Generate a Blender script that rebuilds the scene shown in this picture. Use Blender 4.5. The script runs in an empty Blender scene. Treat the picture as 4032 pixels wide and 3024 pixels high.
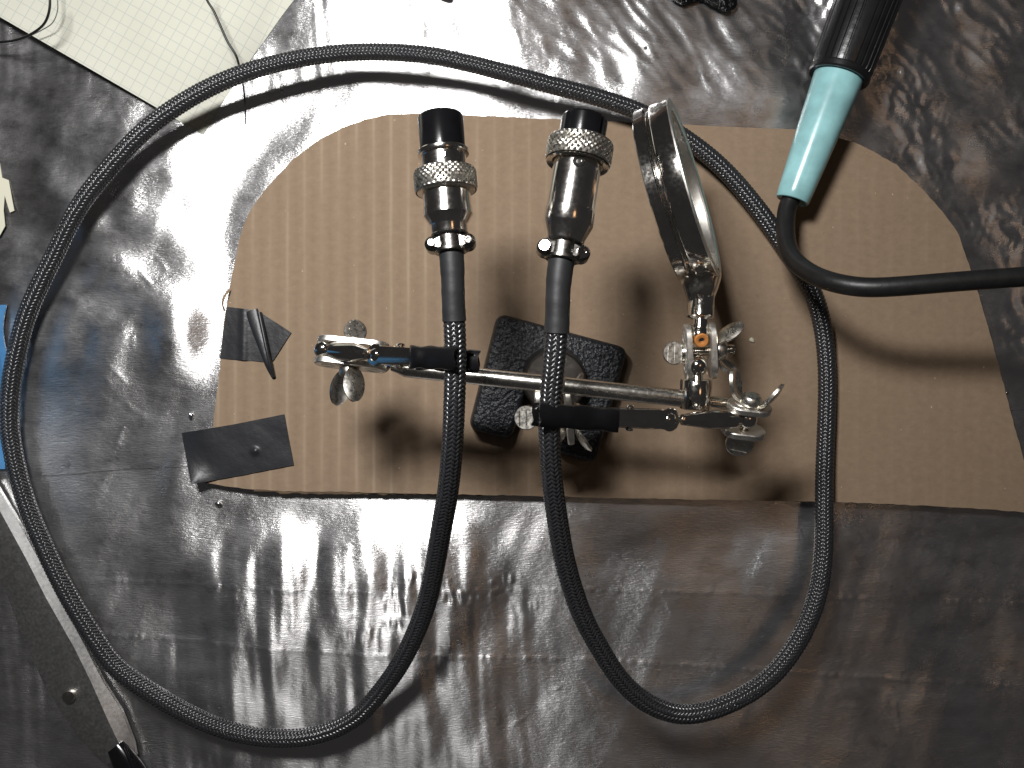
import bpy, bmesh, math, random
import numpy as np
from mathutils import Vector, Matrix

random.seed(7)
SC = bpy.context.scene
COL = SC.collection
S = 0.001                      # everything below is written in millimetres

# ------------------------------------------------------------------ camera
CAM_H = 304.6                  # mm above the table
FPX = 3290.0                   # focal length in pixels of a 4032 px wide picture
cam = bpy.data.cameras.new("camera")
cam.sensor_width = 36.0
cam.lens = 36.0 * FPX / 4032.0
cam.clip_start = 0.005
cam.clip_end = 20.0
camo = bpy.data.objects.new("camera", cam)
camo.location = (0, 0, CAM_H * S)
COL.objects.link(camo)
SC.camera = camo

# ------------------------------------------------------------------ world
W = bpy.data.worlds.new("World")
SC.world = W
W.use_nodes = True
W.node_tree.nodes["Background"].inputs[0].default_value = (0.043, 0.041, 0.041, 1)
W.node_tree.nodes["Background"].inputs[1].default_value = 0.58

# ------------------------------------------------------------------ lamps
def area(name, loc, target, size, power, col, shape='DISK', size_y=None):
    l = bpy.data.lights.new(name, 'AREA')
    l.shape = shape
    l.size = size * S
    if size_y:
        l.size_y = size_y * S
    l.energy = power
    l.color = col
    o = bpy.data.objects.new(name, l)
    o.location = Vector(loc) * S
    d = (Vector(target) - Vector(loc)).normalized()
    o.rotation_euler = d.to_track_quat('-Z', 'Y').to_euler()
    COL.objects.link(o)
    return o

area("desk_lamp", (-88, 168, 362), (-45, 30, 0), 88, 1.72, (1.0, 0.985, 0.975), 'RECTANGLE', 52)
area("room_lamp_warm", (330, 70, 900), (80, 0, 0), 150, 0.10, (1.0, 0.58, 0.30))

SC.render.engine = 'CYCLES'
SC.view_settings.view_transform = 'Standard'
SC.view_settings.look = 'None'
SC.view_settings.exposure = 0.0
SC.view_settings.gamma = 1.0
SC.view_settings.use_curve_mapping = False
SC.cycles.use_denoising = True
SC.cycles.max_bounces = 10
SC.cycles.glossy_bounces = 6
SC.cycles.transmission_bounces = 8
SC.cycles.sample_clamp_indirect = 6.0
SC.cycles.caustics_reflective = False
SC.cycles.blur_glossy = 0.5

# ------------------------------------------------------------------ helpers
def P(u, v, z=0.0):
    """the point at height z (mm) whose direction from above is (u, v) on a 4032 x 3024 plan"""
    k = (CAM_H - z) / FPX
    return Vector(((u - 2016.0) * k, -(v - 1512.0) * k, z))

CS = 0.915                     # size of the connectors
def cframe(o, zax, xh=(1, 0, 0)):
    return frame(o, zax, xh) @ Matrix.Scale(CS, 4)

def frame(o, zax, xh=(1, 0, 0)):
    z = Vector(zax).normalized()
    x = Vector(xh)
    x = (x - z * x.dot(z))
    if x.length < 1e-6:
        x = z.orthogonal()
    x.normalize()
    y = z.cross(x)
    return Matrix(((x.x, y.x, z.x, o[0]), (x.y, y.y, z.y, o[1]), (x.z, y.z, z.z, o[2]), (0, 0, 0, 1)))

class MB:
    def __init__(s):
        s.v = []; s.f = []
    def add(s, vs, fs, M=None):
        b = len(s.v)
        for p in vs:
            p = Vector(p)
            s.v.append(M @ p if M is not None else p)
        for f in fs:
            s.f.append([i + b for i in f])
        return s
    def lathe(s, M, prof, n=48, cap0=True, cap1=True, rfun=None):
        vs = []; fs = []
        m = len(prof)
        for (r, h) in prof:
            for i in range(n):
                a = 2 * math.pi * i / n
                rr = r * (rfun(a, h) if rfun else 1.0)
                vs.append((rr * math.cos(a), rr * math.sin(a), h))
        for j in range(m - 1):
            for i in range(n):
                k = (i + 1) % n
                fs.append((j * n + i, j * n + k, (j + 1) * n + k, (j + 1) * n + i))
        if cap0: fs.append(tuple(range(n - 1, -1, -1)))
        if cap1: fs.append(tuple((m - 1) * n + i for i in range(n)))
        return s.add(vs, fs, M)
    def tube(s, pts, rad, n=16, cap=True, flat=None):
        pts = [Vector(p) for p in pts]
        m = len(pts)
        t = [(pts[min(i + 1, m - 1)] - pts[max(i - 1, 0)]).normalized() for i in range(m)]
        up = Vector((0, 0, 1))
        if abs(t[0].dot(up)) > 0.95: up = Vector((0, 1, 0))
        nrm = (up - t[0] * up.dot(t[0])).normalized()
        vs = []; fs = []
        for i in range(m):
            nrm = (nrm - t[i] * nrm.dot(t[i])).normalized()
            b = t[i].cross(nrm)
            r = rad(i / (m - 1)) if callable(rad) else rad
            fl = flat(i / (m - 1)) if callable(flat) else (flat or 1.0)
            for k in range(n):
                a = 2 * math.pi * k / n
                vs.append(pts[i] + b * (r * math.cos(a)) + nrm * (r * fl * math.sin(a)))
        for j in range(m - 1):
            for i in range(n):
                k = (i + 1) % n
                fs.append((j * n + i, j * n + k, (j + 1) * n + k, (j + 1) * n + i))
        if cap:
            fs.append(tuple(range(n - 1, -1, -1)))
            fs.append(tuple((m - 1) * n + i for i in range(n)))
        return s.add(vs, fs)
    def prism(s, M, out, z0, z1, b=0.3):
        n = len(out)
        o = [Vector((p[0], p[1])) for p in out]
        A = sum(o[i].x * o[(i + 1) % n].y - o[(i + 1) % n].x * o[i].y for i in range(n))
        if A < 0: o.reverse()
        ins = []
        for i in range(n):
            e0 = (o[i] - o[i - 1]).normalized(); e1 = (o[(i + 1) % n] - o[i]).normalized()
            n0 = Vector((-e0.y, e0.x)); n1 = Vector((-e1.y, e1.x))
            nn = n0 + n1
            if nn.length < 1e-5: nn = n0.copy()
            nn.normalize()
            ins.append(o[i] + nn * (b / max(0.45, nn.dot(n0))))
        rings = [(ins, z0), (o, z0 + b), (o, z1 - b), (ins, z1)]
        vs = []; fs = []
        for (q, z) in rings:
            for p in q: vs.append((p.x, p.y, z))
        for j in range(3):
            for i in range(n):
                k = (i + 1) % n
                fs.append((j * n + i, j * n + k, (j + 1) * n + k, (j + 1) * n + i))
        fs.append(tuple(range(n - 1, -1, -1)))
        fs.append(tuple(3 * n + i for i in range(n)))
        return s.add(vs, fs, M)
    def sheet(s, grid, thick, up=None):
        """grid[i][j] of points, made into a closed sheet of some thickness"""
        ni = len(grid); nj = len(grid[0])
        top = [Vector(grid[i][j]) for i in range(ni) for j in range(nj)]
        def g(i, j): return top[max(0, min(ni - 1, i)) * nj + max(0, min(nj - 1, j))]
        bot = []
        for i in range(ni):
            for j in range(nj):
                if up is not None:
                    nn = Vector(up)
                else:
                    nn = (g(i + 1, j) - g(i - 1, j)).cross(g(i, j + 1) - g(i, j - 1))
                    if nn.length < 1e-9: nn = Vector((0, 0, 1))
                    nn.normalize()
                bot.append(g(i, j) - nn * thick)
        N = ni * nj
        fs = []
        for i in range(ni - 1):
            for j in range(nj - 1):
                a, b, c, d = i * nj + j, (i + 1) * nj + j, (i + 1) * nj + j + 1, i * nj + j + 1
                fs.append((a, b, c, d)); fs.append((N + d, N + c, N + b, N + a))
        for i in range(ni - 1):
            a, b = i * nj, (i + 1) * nj
            fs.append((a, N + a, N + b, b))
            a, b = i * nj + nj - 1, (i + 1) * nj + nj - 1
            fs.append((a, b, N + b, N + a))
        for j in range(nj - 1):
            a, b = j, j + 1
            fs.append((a, b, N + b, N + a))
            a, b = (ni - 1) * nj + j, (ni - 1) * nj + j + 1
            fs.append((a, N + a, N + b, b))
        return s.add(top + bot, fs)
    def build(s, name, mat, parent=None, sharp=40, base=None):
        off = Vector((0, 0, 0))
        r = parent
        while r is not None:
            off += r.location / S; r = r.parent
        me = bpy.data.meshes.new(name)
        if base is not None: off = off + Vector(base)
        me.from_pydata([((p - off) * S)[:] for p in s.v], [], s.f)
        me.validate(); me.update()
        bm = bmesh.new(); bm.from_mesh(me)
        bmesh.ops.recalc_face_normals(bm, faces=bm.faces); bm.to_mesh(me); bm.free()
        if sharp:
            me.shade_smooth(); me.set_sharp_from_angle(angle=math.radians(sharp))
        me.materials.append(mat)
        o = bpy.data.objects.new(name, me)
        COL.objects.link(o)
        if parent is not None: o.parent = parent
        if base is not None: o.location = Vector(base) * S
        return o

def np_mesh(name, V, quads, mat, parent=None, smooth=True):
    off = Vector((0, 0, 0)); r = parent
    while r is not None:
        off += r.location / S; r = r.parent
    V = (np.asarray(V, dtype=np.float64) - np.array(off[:])) * S
    Q = np.asarray(quads, dtype=np.int32)
    me = bpy.data.meshes.new(name)
    me.vertices.add(len(V)); me.vertices.foreach_set("co", V.astype(np.float32).ravel())
    me.loops.add(Q.size); me.loops.foreach_set("vertex_index", Q.ravel())
    me.polygons.add(len(Q))
    me.polygons.foreach_set("loop_start", np.arange(len(Q), dtype=np.int32) * 4)
    me.update(calc_edges=True)
    if smooth: me.shade_smooth()
    me.materials.append(mat)
    o = bpy.data.objects.new(name, me)
    COL.objects.link(o)
    if parent is not None: o.parent = parent
    return o

def thing(name, loc, label, cat, group=None):
    o = bpy.data.objects.new(name, None)
    o.empty_display_size = 0.01
    o.location = Vector(loc) * S
    COL.objects.link(o)
    return tag(o, label, cat, group)

def tag(o, label, cat, group=None):
    o["label"] = label; o["category"] = cat
    if group: o["group"] = group
    return o

def spline(pts, ds=1.0, smooth=0):
    p = np.array([tuple(q) for q in pts], dtype=float)
    p = np.vstack([2 * p[0] - p[1], p, 2 * p[-1] - p[-2]])
    out = []
    for i in range(1, len(p) - 2):
        p0, p1, p2, p3 = p[i - 1], p[i], p[i + 1], p[i + 2]
        t0 = 0.0; a = 0.5
        t1 = t0 + max(1e-6, np.linalg.norm(p1 - p0) ** a)
        t2 = t1 + max(1e-6, np.linalg.norm(p2 - p1) ** a)
        t3 = t2 + max(1e-6, np.linalg.norm(p3 - p2) ** a)
        t = np.linspace(t1, t2, 40, endpoint=False)[:, None]
        A1 = (t1 - t) / (t1 - t0) * p0 + (t - t0) / (t1 - t0) * p1
        A2 = (t2 - t) / (t2 - t1) * p1 + (t - t1) / (t2 - t1) * p2
        A3 = (t3 - t) / (t3 - t2) * p2 + (t - t2) / (t3 - t2) * p3
        B1 = (t2 - t) / (t2 - t0) * A1 + (t - t0) / (t2 - t0) * A2
        B2 = (t3 - t) / (t3 - t1) * A2 + (t - t1) / (t3 - t1) * A3
        out.append((t2 - t) / (t2 - t1) * B1 + (t - t1) / (t2 - t1) * B2)
    out.append(p[-2][None, :])
    q = np.vstack(out)
    def resample(q, ds):
        L = np.concatenate([[0], np.cumsum(np.linalg.norm(np.diff(q, axis=0), axis=1))])
        n = max(2, int(round(L[-1] / ds)) + 1)
        s = np.linspace(0, L[-1], n)
        return np.stack([np.interp(s, L, q[:, k]) for k in range(3)], axis=1)
    q = resample(q, ds)
    if smooth:
        w = int(smooth / ds)
        for _ in range(2):
            k = np.ones(2 * w + 1) / (2 * w + 1)
            pad = np.vstack([2 * q[0] - q[w:0:-1], q, 2 * q[-1] - q[-2:-w - 2:-1]])
            q = np.stack([np.convolve(pad[:, c], k, mode='valid') for c in range(3)], axis=1)
        q = resample(q, ds)
    return q

# ------------------------------------------------------------------ materials
def mat(name, col, rough=0.5, metal=0.0, **kw):
    m = bpy.data.materials.new(name)
    m.use_nodes = True
    b = m.node_tree.nodes["Principled BSDF"]
    b.inputs["Base Color"].default_value = (*col, 1)
    b.inputs["Roughness"].default_value = rough
    b.inputs["Metallic"].default_value = metal
    for k, v in kw.items():
        b.inputs[k].default_value = v
    return m

def nd(m, typ, **kw):
    n = m.node_tree.nodes.new(typ)
    for k, v in kw.items(): setattr(n, k, v)
    return n

def lk(m, a, b): m.node_tree.links.new(a, b)

def coords(m, scale=(1, 1, 1), rot=(0, 0, 0)):
    g = nd(m, "ShaderNodeNewGeometry")
    mp = nd(m, "ShaderNodeMapping")
    mp.inputs["Scale"].default_value = scale
    mp.inputs["Rotation"].default_value = rot
    lk(m, g.outputs["Position"], mp.inputs["Vector"])
    return mp.outputs[0]

def noise(m, vec, scale, detail=3, rough=0.55):
    n = nd(m, "ShaderNodeTexNoise")
    n.inputs["Scale"].default_value = scale
    n.inputs["Detail"].default_value = detail
    n.inputs["Roughness"].default_value = rough
    lk(m, vec, n.inputs["Vector"])
    return n.outputs["Fac"]

def ramp(m, fac, stops):
    r = nd(m, "ShaderNodeValToRGB")
    e = r.color_ramp.elements
    while len(e) < len(stops): e.new(0.5)
    for i, (p, c) in enumerate(stops):
        e[i].position = p
        e[i].color = (*c, 1) if len(c) == 3 else c
    lk(m, fac, r.inputs["Fac"])
    return r.outputs["Color"]

def bump(m, h, strength, dist, prev=None):
    b = nd(m, "ShaderNodeBump")
    b.inputs["Strength"].default_value = strength
    b.inputs["Distance"].default_value = dist
    lk(m, h, b.inputs["Height"])
    if prev is not None: lk(m, prev, b.inputs["Normal"])
    return b.outputs["Normal"]

def math_(m, op, a, b=None):
    n = nd(m, "ShaderNodeMath", operation=op)
    for i, x in enumerate((a, b)):
        if x is None: continue
        if isinstance(x, (int, float)): n.inputs[i].default_value = x
        else: lk(m, x, n.inputs[i])
    return n.outputs[0]

def mixc(m, fac, a, b, mode='MIX'):
    n = nd(m, "ShaderNodeMix", data_type='RGBA', blend_type=mode)
    for sock, x in ((n.inputs[0], fac), (n.inputs[6], a), (n.inputs[7], b)):
        if isinstance(x, (int, float)): sock.default_value = x
        elif isinstance(x, tuple): sock.default_value = (*x, 1)
        else: lk(m, x, sock)
    return n.outputs[2]

def bsdf(m): return m.node_tree.nodes["Principled BSDF"]

def metal_mat(name, col, r0, r1, bs=0.15):
    m = mat(name, col, r0, 1.0)
    c = coords(m)
    n = noise(m, c, 900, 3)
    lk(m, ramp(m, n, [(0.3, (r0,) * 3), (0.75, (r1,) * 3)]), bsdf(m).inputs["Roughness"])
    n2 = noise(m, c, 1600, 4)
    lk(m, bump(m, n2, bs, 0.00005), bsdf(m).inputs["Normal"])
    n3 = noise(m, c, 220, 4)
    lk(m, ramp(m, n3, [(0.35, tuple(x * 0.86 for x in col)), (0.65, col)]), bsdf(m).inputs["Base Color"])
    return m

M_NICKEL = metal_mat("nickel_plate", (0.76, 0.72, 0.65), 0.10, 0.22, 0.18)
M_CHROME = metal_mat("bright_nickel", (0.80, 0.77, 0.72), 0.07, 0.16, 0.08)
M_WORN = metal_mat("worn_plated_steel", (0.76, 0.73, 0.66), 0.22, 0.42, 0.45)
M_ROUGH = metal_mat("matt_nickel", (0.74, 0.71, 0.65), 0.20, 0.30, 0.10)
M_CASTN = metal_mat("cast_nickel", (0.30, 0.285, 0.265), 0.22, 0.34, 0.5)
M_STEEL = metal_mat("dull_steel", (0.50, 0.49, 0.47), 0.24, 0.40, 0.3)
M_PLATE = metal_mat("tumbled_nickel", (0.84, 0.81, 0.75), 0.36, 0.48, 0.3)
M_BLADE = metal_mat("brushed_blade_steel", (0.62, 0.62, 0.61), 0.36, 0.46, 0.04)
M_BODY = metal_mat("connector_nickel", (0.86, 0.83, 0.79), 0.12, 0.20, 0.10)
M_SOCKET = metal_mat("dark_plated_socket", (0.16, 0.15, 0.14), 0.30, 0.45, 0.3)
M_SOLDER = metal_mat("solder", (0.75, 0.74, 0.72), 0.15, 0.3, 0.3)

def foil_mat():
    m = mat("aluminium_foil", (0.80, 0.79, 0.785), 0.40, 1.0)
    b = bsdf(m)
    b.inputs["Anisotropic"].default_value = 0.94
    t = nd(m, "ShaderNodeCombineXYZ")
    t.inputs[0].default_value = 0.0; t.inputs[1].default_value = 1.0
    lk(m, t.outputs[0], b.inputs["Tangent"])
    c1 = coords(m, (1, 5.5, 1))
    streak = noise(m, c1, 400, 3, 0.6)
    c2 = coords(m, (1, 1, 1))
    dull = noise(m, c2, 26, 5, 0.6)
    r = ramp(m, dull, [(0.30, (0.25,) * 3), (0.70, (0.37,) * 3)])
    lk(m, r, b.inputs["Roughness"])
    fine = noise(m, c2, 340, 4, 0.6)
    n1 = bump(m, streak, 0.60, 0.0002)
    n2 = bump(m, fine, 0.28, 0.0003, n1)
    lk(m, n2, b.inputs["Normal"])
    # dull film and handling haze: a second, wide lobe
    b2 = nd(m, "ShaderNodeBsdfPrincipled")
    b2.inputs["Base Color"].default_value = (0.74, 0.735, 0.74, 1)
    b2.inputs["Metallic"].default_value = 1.0
    b2.inputs["Roughness"].default_value = 0.54
    lk(m, n2, b2.inputs["Normal"])
    smud = noise(m, coords(m, (1, 1.6, 1)), 75, 6, 0.68)
    mx = nd(m, "ShaderNodeMixShader")
    lk(m, ramp(m, smud, [(0.32, (0.05,) * 3), (0.74, (0.33,) * 3)]), mx.inputs[0])
    lk(m, b.outputs[0], mx.inputs[1]); lk(m, b2.outputs[0], mx.inputs[2])
    lk(m, mx.outputs[0], m.node_tree.nodes["Material Output"].inputs[0])
    return m
M_FOIL = foil_mat()

def card_mat():
    m = mat("brown_cardboard", (0.40, 0.27, 0.165), 0.85)
    b = bsdf(m); b.inputs["Specular IOR Level"].default_value = 0.25
    c = coords(m)
    fib = noise(m, coords(m, (1, 1.35, 1)), 360, 5, 0.7)
    big = noise(m, c, 28, 3)
    col = ramp(m, fib, [(0.25, (0.248, 0.178, 0.120)), (0.55, (0.292, 0.211, 0.143)), (0.85, (0.34, 0.25, 0.172))])
    col = mixc(m, math_(m, 'MULTIPLY', big, 0.35), col, (0.24, 0.167, 0.107))
    sp = noise(m, c, 620, 2, 0.4)
    dark = ramp(m, sp, [(0.22, (1, 1, 1)), (0.27, (0, 0, 0))])
    col = mixc(m, math_(m, 'MULTIPLY', dark, 0.55), col, (0.20, 0.13, 0.075))
    sp2 = noise(m, coords(m, (1.3, 1, 1), (0, 0, 0.6)), 430, 2, 0.4)
    lite = ramp(m, sp2, [(0.755, (0, 0, 0)), (0.79, (1, 1, 1))])
    col = mixc(m, math_(m, 'MULTIPLY', lite, 0.7), col, (0.62, 0.51, 0.38))
    # narrow lines: liner rubbed pale where it bears on the flutes
    sx = nd(m, "ShaderNodeSeparateXYZ"); lk(m, coords(m), sx.inputs[0])
    wob = math_(m, 'MULTIPLY', noise(m, coords(m, (1, 0.6, 1)), 60, 2), 0.10)
    fr = math_(m, 'FRACT', math_(m, 'ADD', math_(m, 'DIVIDE', sx.outputs[0], 0.0062), math_(m, 'ADD', wob, 0.45)))
    d = math_(m, 'ABSOLUTE', math_(m, 'SUBTRACT', fr, 0.5))
    crest = ramp(m, d, [(0.0, (1, 1, 1)), (0.14, (0, 0, 0))])
    patch = ramp(m, noise(m, coords(m, (1, 0.35, 1)), 45, 4), [(0.44, (0, 0, 0)), (0.70, (1, 1, 1))])
    leftm = nd(m, "ShaderNodeMapRange"); lk(m, sx.outputs[0], leftm.inputs[0])
    for i_, v_ in ((1, -0.035), (2, 0.02), (3, 1.0), (4, 0.22)): leftm.inputs[i_].default_value = v_
    k = math_(m, 'MULTIPLY', math_(m, 'MULTIPLY', crest, patch), math_(m, 'MULTIPLY', leftm.outputs[0], 0.30))
    flute_shade = math_(m, 'MULTIPLY', math_(m, 'SUBTRACT', 0.5, d), math_(m, 'MULTIPLY', leftm.outputs[0], 0.36))  # broad light-and-dark shading over the flutes, painted into the colour
    col = mixc(m, flute_shade, col, (0.46, 0.35, 0.245))
    col = mixc(m, k, col, (0.62, 0.51, 0.38))
    lk(m, col, b.inputs["Base Color"])
    lk(m, bump(m, fib, 0.25, 0.00025), b.inputs["Normal"])
    return m
M_CARD = card_mat()
M_CARD_EDGE = mat("torn_cardboard_edge", (0.30, 0.19, 0.11), 0.9)

def iron_mat():
    m = mat("black_hammered_paint", (0.016, 0.018, 0.022), 0.36)
    c = coords(m)
    h = noise(m, c, 720, 3, 0.5)
    lk(m, bump(m, h, 1.0, 0.0011), bsdf(m).inputs["Normal"])
    return m
M_IRON = iron_mat()

def plain(name, col, rough, scale, strength, dist, spec=0.5):
    m = mat(name, col, rough)
    bsdf(m).inputs["Specular IOR Level"].default_value = spec
    c = coords(m)
    h = noise(m, c, scale, 4)
    lk(m, bump(m, h, strength, dist), bsdf(m).inputs["Normal"])
    n = noise(m, c, scale * 0.3, 3)
    lk(m, ramp(m, n, [(0.3, tuple(x * 0.75 for x in col)), (0.7, tuple(min(1, x * 1.2) for x in col))]), bsdf(m).inputs["Base Color"])
    return m
M_BRAID = plain("black_braid_plastic", (0.026, 0.027, 0.030), 0.28, 2500, 0.1, 0.0001, 1.0)
M_CORE = plain("black_cable_jacket", (0.006, 0.006, 0.007), 0.5, 900, 0.1, 0.0001, 0.3)
M_SHRINK = plain("black_heat_shrink", (0.022, 0.023, 0.025), 0.52, 700, 0.25, 0.0002, 0.5)
M_CAP = plain("black_glossy_plastic", (0.006, 0.006, 0.007), 0.16, 600, 0.05, 0.0001, 0.5)
M_JAW = plain("black_rubber_sleeve", (0.006, 0.006, 0.007), 0.30, 420, 0.35, 0.0004, 0.5)
M_TAPE = plain("black_vinyl_tape", (0.020, 0.021, 0.024), 0.40, 160, 0.35, 0.0008, 0.5)
M_GRIP = plain("black_grip_plastic", (0.012, 0.012, 0.013), 0.30, 500, 0.3, 0.0003, 0.5)
M_CORD = plain("black_rubber_cord", (0.012, 0.012, 0.012), 0.42, 800, 0.25, 0.0002, 0.45)
M_TEAL = plain("turquoise_plastic", (0.33, 0.625, 0.645), 0.24, 300, 0.08, 0.0003, 0.5)
M_BLUE = plain("blue_plastic", (0.09, 0.26, 0.50), 0.32, 60, 0.5, 0.004, 0.5)
M_FLECK = mat("tan_flux_stain", (0.42, 0.24, 0.07), 0.5)
M_CREAM = mat("cream_matte", (0.72, 0.70, 0.56), 0.8)
M_WIRE = mat("black_wire", (0.012, 0.012, 0.012), 0.4)
M_WIRE_SHADOW = mat("wire_shadow_grey", (0.10, 0.10, 0.10), 0.5)
M_COPPER = mat("orange_insert", (0.55, 0.22, 0.06), 0.45)
M_TABLE = plain("dark_wood_table", (0.06, 0.04, 0.03), 0.6, 60, 0.2, 0.001)
M_SCRAP = plain("black_plastic_film", (0.006, 0.006, 0.006), 0.18, 420, 1.0, 0.002, 0.5)

def glass_mat():
    m = mat("lens_glass", (0.97, 1.0, 0.99), 0.0)
    bsdf(m).inputs["Transmission Weight"].default_value = 1.0
    bsdf(m).inputs["IOR"].default_value = 1.5
    return m
M_GLASS = glass_mat()

def paper_mat():
    m = mat("graph_paper", (0.76, 0.74, 0.60), 0.85)
    b = bsdf(m); b.inputs["Specular IOR Level"].default_value = 0.2
    c = coords(m, (1, 1, 1), (0, 0, math.radians(30)))
    sx = nd(m, "ShaderNodeSeparateXYZ"); lk(m, c, sx.inputs[0])
    lines = None
    for ax in (0, 1):
        q = math_(m, 'DIVIDE', sx.outputs[ax], 0.0038)
        fr = math_(m, 'FRACT', q)
        d = math_(m, 'ABSOLUTE', math_(m, 'SUBTRACT', fr, 0.5))
        l = math_(m, 'GREATER_THAN', d, 0.462)
        lines = l if lines is None else math_(m, 'MAXIMUM', lines, l)
    tint = noise(m, coords(m), 40, 3)
    basec = ramp(m, tint, [(0.3, (0.62, 0.62, 0.525)), (0.7, (0.675, 0.675, 0.58))])
    col = mixc(m, math_(m, 'MULTIPLY', lines, 0.62), basec, (0.43, 0.47, 0.44))
    lk(m, col, b.inputs["Base Color"])
    lk(m, bump(m, noise(m, coords(m), 300, 4), 0.1, 0.0002), b.inputs["Normal"])
    return m
M_PAPER = paper_mat()

# ------------------------------------------------------------------ cardboard outline (plan pixels)
CARD_PX = [(808, 1901), (838, 1682), (844, 1616), (857, 1524), (869, 1409), (880, 1270), (905, 1130), (929, 1008), (942, 942), (966, 869),
           (1002, 802), (1063, 723), (1154, 626), (1251, 553), (1344, 504), (1435, 471), (1526, 450), (1648, 447), (1830, 453), (2158, 468),
           (2700, 490), (2950, 503), (3144, 510), (3262, 530), (3362, 559), (3455, 606), (3532, 650), (3636, 747), (3709, 832), (3769, 911),
           (3800, 996), (3854, 1160), (3940, 1470), (3994, 1676), (4032, 1810), (4085, 2022), (3900, 2006), (3700, 1994), (3400, 1980),
           (3100, 1973), (2735, 1967), (2300, 1958), (2000, 1950), (1640, 1944), (1344, 1937), (1094, 1934), (911, 1919)]
CARD_Z0, CARD_Z1 = 0.9, 4.9
CARD = [P(u, v, CARD_Z1) for (u, v) in CARD_PX]

def card_dist(x, y):
    """signed distance (mm) to the cardboard outline for arrays, positive outside"""
    x = np.asarray(x, float); y = np.asarray(y, float)
    d = np.full(x.shape, 1e9); ins = np.zeros(x.shape, bool)
    n = len(CARD)
    for i in range(n):
        ax, ay = CARD[i].x, CARD[i].y; bx, by = CARD[(i + 1) % n].x, CARD[(i + 1) % n].y
        ex, ey = bx - ax, by - ay
        t = np.clip(((x - ax) * ex + (y - ay) * ey) / (ex * ex + ey * ey), 0, 1)
        d = np.minimum(d, np.hypot(x - ax - t * ex, y - ay - t * ey))
        c = ((ay > y) != (by > y)) & (x < (bx - ax) * (y - ay) / (by - ay + 1e-12) + ax)
        ins ^= c
    return np.where(ins, -d, d)

# ------------------------------------------------------------------ foil relief
GX0, GX1, GY0, GY1, GD = -232.0, 232.0, -182.0, 182.0, 0.75
gx = np.arange(GX0, GX1 + 0.01, GD); gy = np.arange(GY0, GY1 + 0.01, GD)
XX, YY = np.meshgrid(gx, gy)
rng = np.random.default_rng(11)
def gnoise(lx, ly, ang=0.0):
    """smooth random field with feature sizes lx, ly (mm), unit deviation"""
    w = rng.standard_normal(XX.shape)
    fx = np.fft.fftfreq(XX.shape[1], GD); fy = np.fft.fftfreq(XX.shape[0], GD)
    FX, FY = np.meshgrid(fx, fy)
    c, s = math.cos(ang), math.sin(ang)
    U = FX * c + FY * s; V = -FX * s + FY * c
    H = np.exp(-2 * ((U * lx) ** 2 + (V * ly) ** 2))
    r = np.real(np.fft.ifft2(np.fft.fft2(w) * H))
    return r / r.std()
def sstep(a, b, x):
    t = np.clip((x - a) / (b - a), 0, 1)
    return t * t * (3 - 2 * t)
CDIST = card_dist(XX, YY)
near = sstep(0.0, 14.0, CDIST)                       # 0 under and at the cardboard
def pxx(u): return (u - 2016) * CAM_H / FPX
def pyy(v): return -(v - 1512) * CAM_H / FPX
Hh = 0.62 * gnoise(30, 30) + 0.035 * gnoise(9, 9) + 0.007 * gnoise(3.0, 3.0)
Hh = Hh + 0.045 * gnoise(30, 6, 1.2)
# crumpled area by the iron, upper right
crump = sstep(110, 150, XX + 0.25 * YY) * sstep(-20, 20, YY)
ridg = np.abs(gnoise(4, 12, 0.6)) + 0.45 * np.abs(gnoise(2.4, 4, -0.5)) + 0.4 * np.abs(gnoise(7, 5, 1.5))
crk = np.clip(0.55 + 0.9 * gnoise(15, 15), 0, 1.5)
Hh = Hh + crump * (0.21 * crk * (1.2 - ridg)) + crump * 0.5 * gnoise(16, 22, 0.6)
top = sstep(95, 125, YY) * sstep(-60, 40, XX)
Hh = Hh + top * 0.22 * (1.0 - np.abs(gnoise(5, 14, 0.7)))
# broad bulge left of the cardboard and the rise at the upper edge
bul = (1 - sstep(-131, -97, XX)) * sstep(-230, -150, XX) * sstep(-12, 16, YY) * (1 - sstep(85, 125, YY))
Hh = Hh + 4.4 * bul * (1 + 0.10 * gnoise(14, 14))
ris = sstep(98, 150, YY) * (1 - sstep(-5, 40, XX)) * sstep(-110, -60, XX)
Hh = Hh + 5.0 * ris
low = (1 - sstep(-74, -44, YY)) * sstep(-170, -90, YY) * sstep(-125, -95, XX) * (1 - sstep(-30, 10, XX))
Hh = Hh + 4.2 * low * (1 + 0.13 * gnoise(8, 34))
# long creases with small puckers across them
def crease(v0, slope, amp, puck, u_lo, u_hi, wob):
    yc = pyy(v0) + slope * (XX - pxx(2016)) + wob * np.sin(XX / 37.0)
    dd = YY - yc
    h = amp * np.exp(-(dd / 0.75) ** 2) * np.clip(0.8 + 0.45 * gnoise(1.3, 3), 0.2, 1.6)
    spots = np.clip(gnoise(11, 5) - 0.2, 0, 1.6)
    env = np.exp(-(dd / 7.0) ** 2) * (0.10 + 0.9 * sstep(u_lo - 12, u_lo + 12, XX) * (1 - sstep(u_hi - 14, u_hi + 14, XX))) * spots
    return h + puck * env * gnoise(1.4, 7.0, 0.05)
Hh = Hh + crease(2325, -0.02, 0.15, 0.15, pxx(950), pxx(2100), 0.8)
Hh = Hh + crease(2590, -0.055, 0.19, 0.07, pxx(1300), pxx(1900), 0.4)
Hh = Hh + crease(2440, 0.01, 0.03, 0.11, pxx(1250), pxx(1800), 0.5)
Hh = Hh + 0.055 * gnoise(3.2, 26, 0.06) * np.clip(0.6 + 0.8 * gnoise(25, 25), 0, 1.6) * (sstep(95, 120, YY) + (1 - sstep(-75, -50, YY))) * (1 - sstep(-10, 40, XX))
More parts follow.
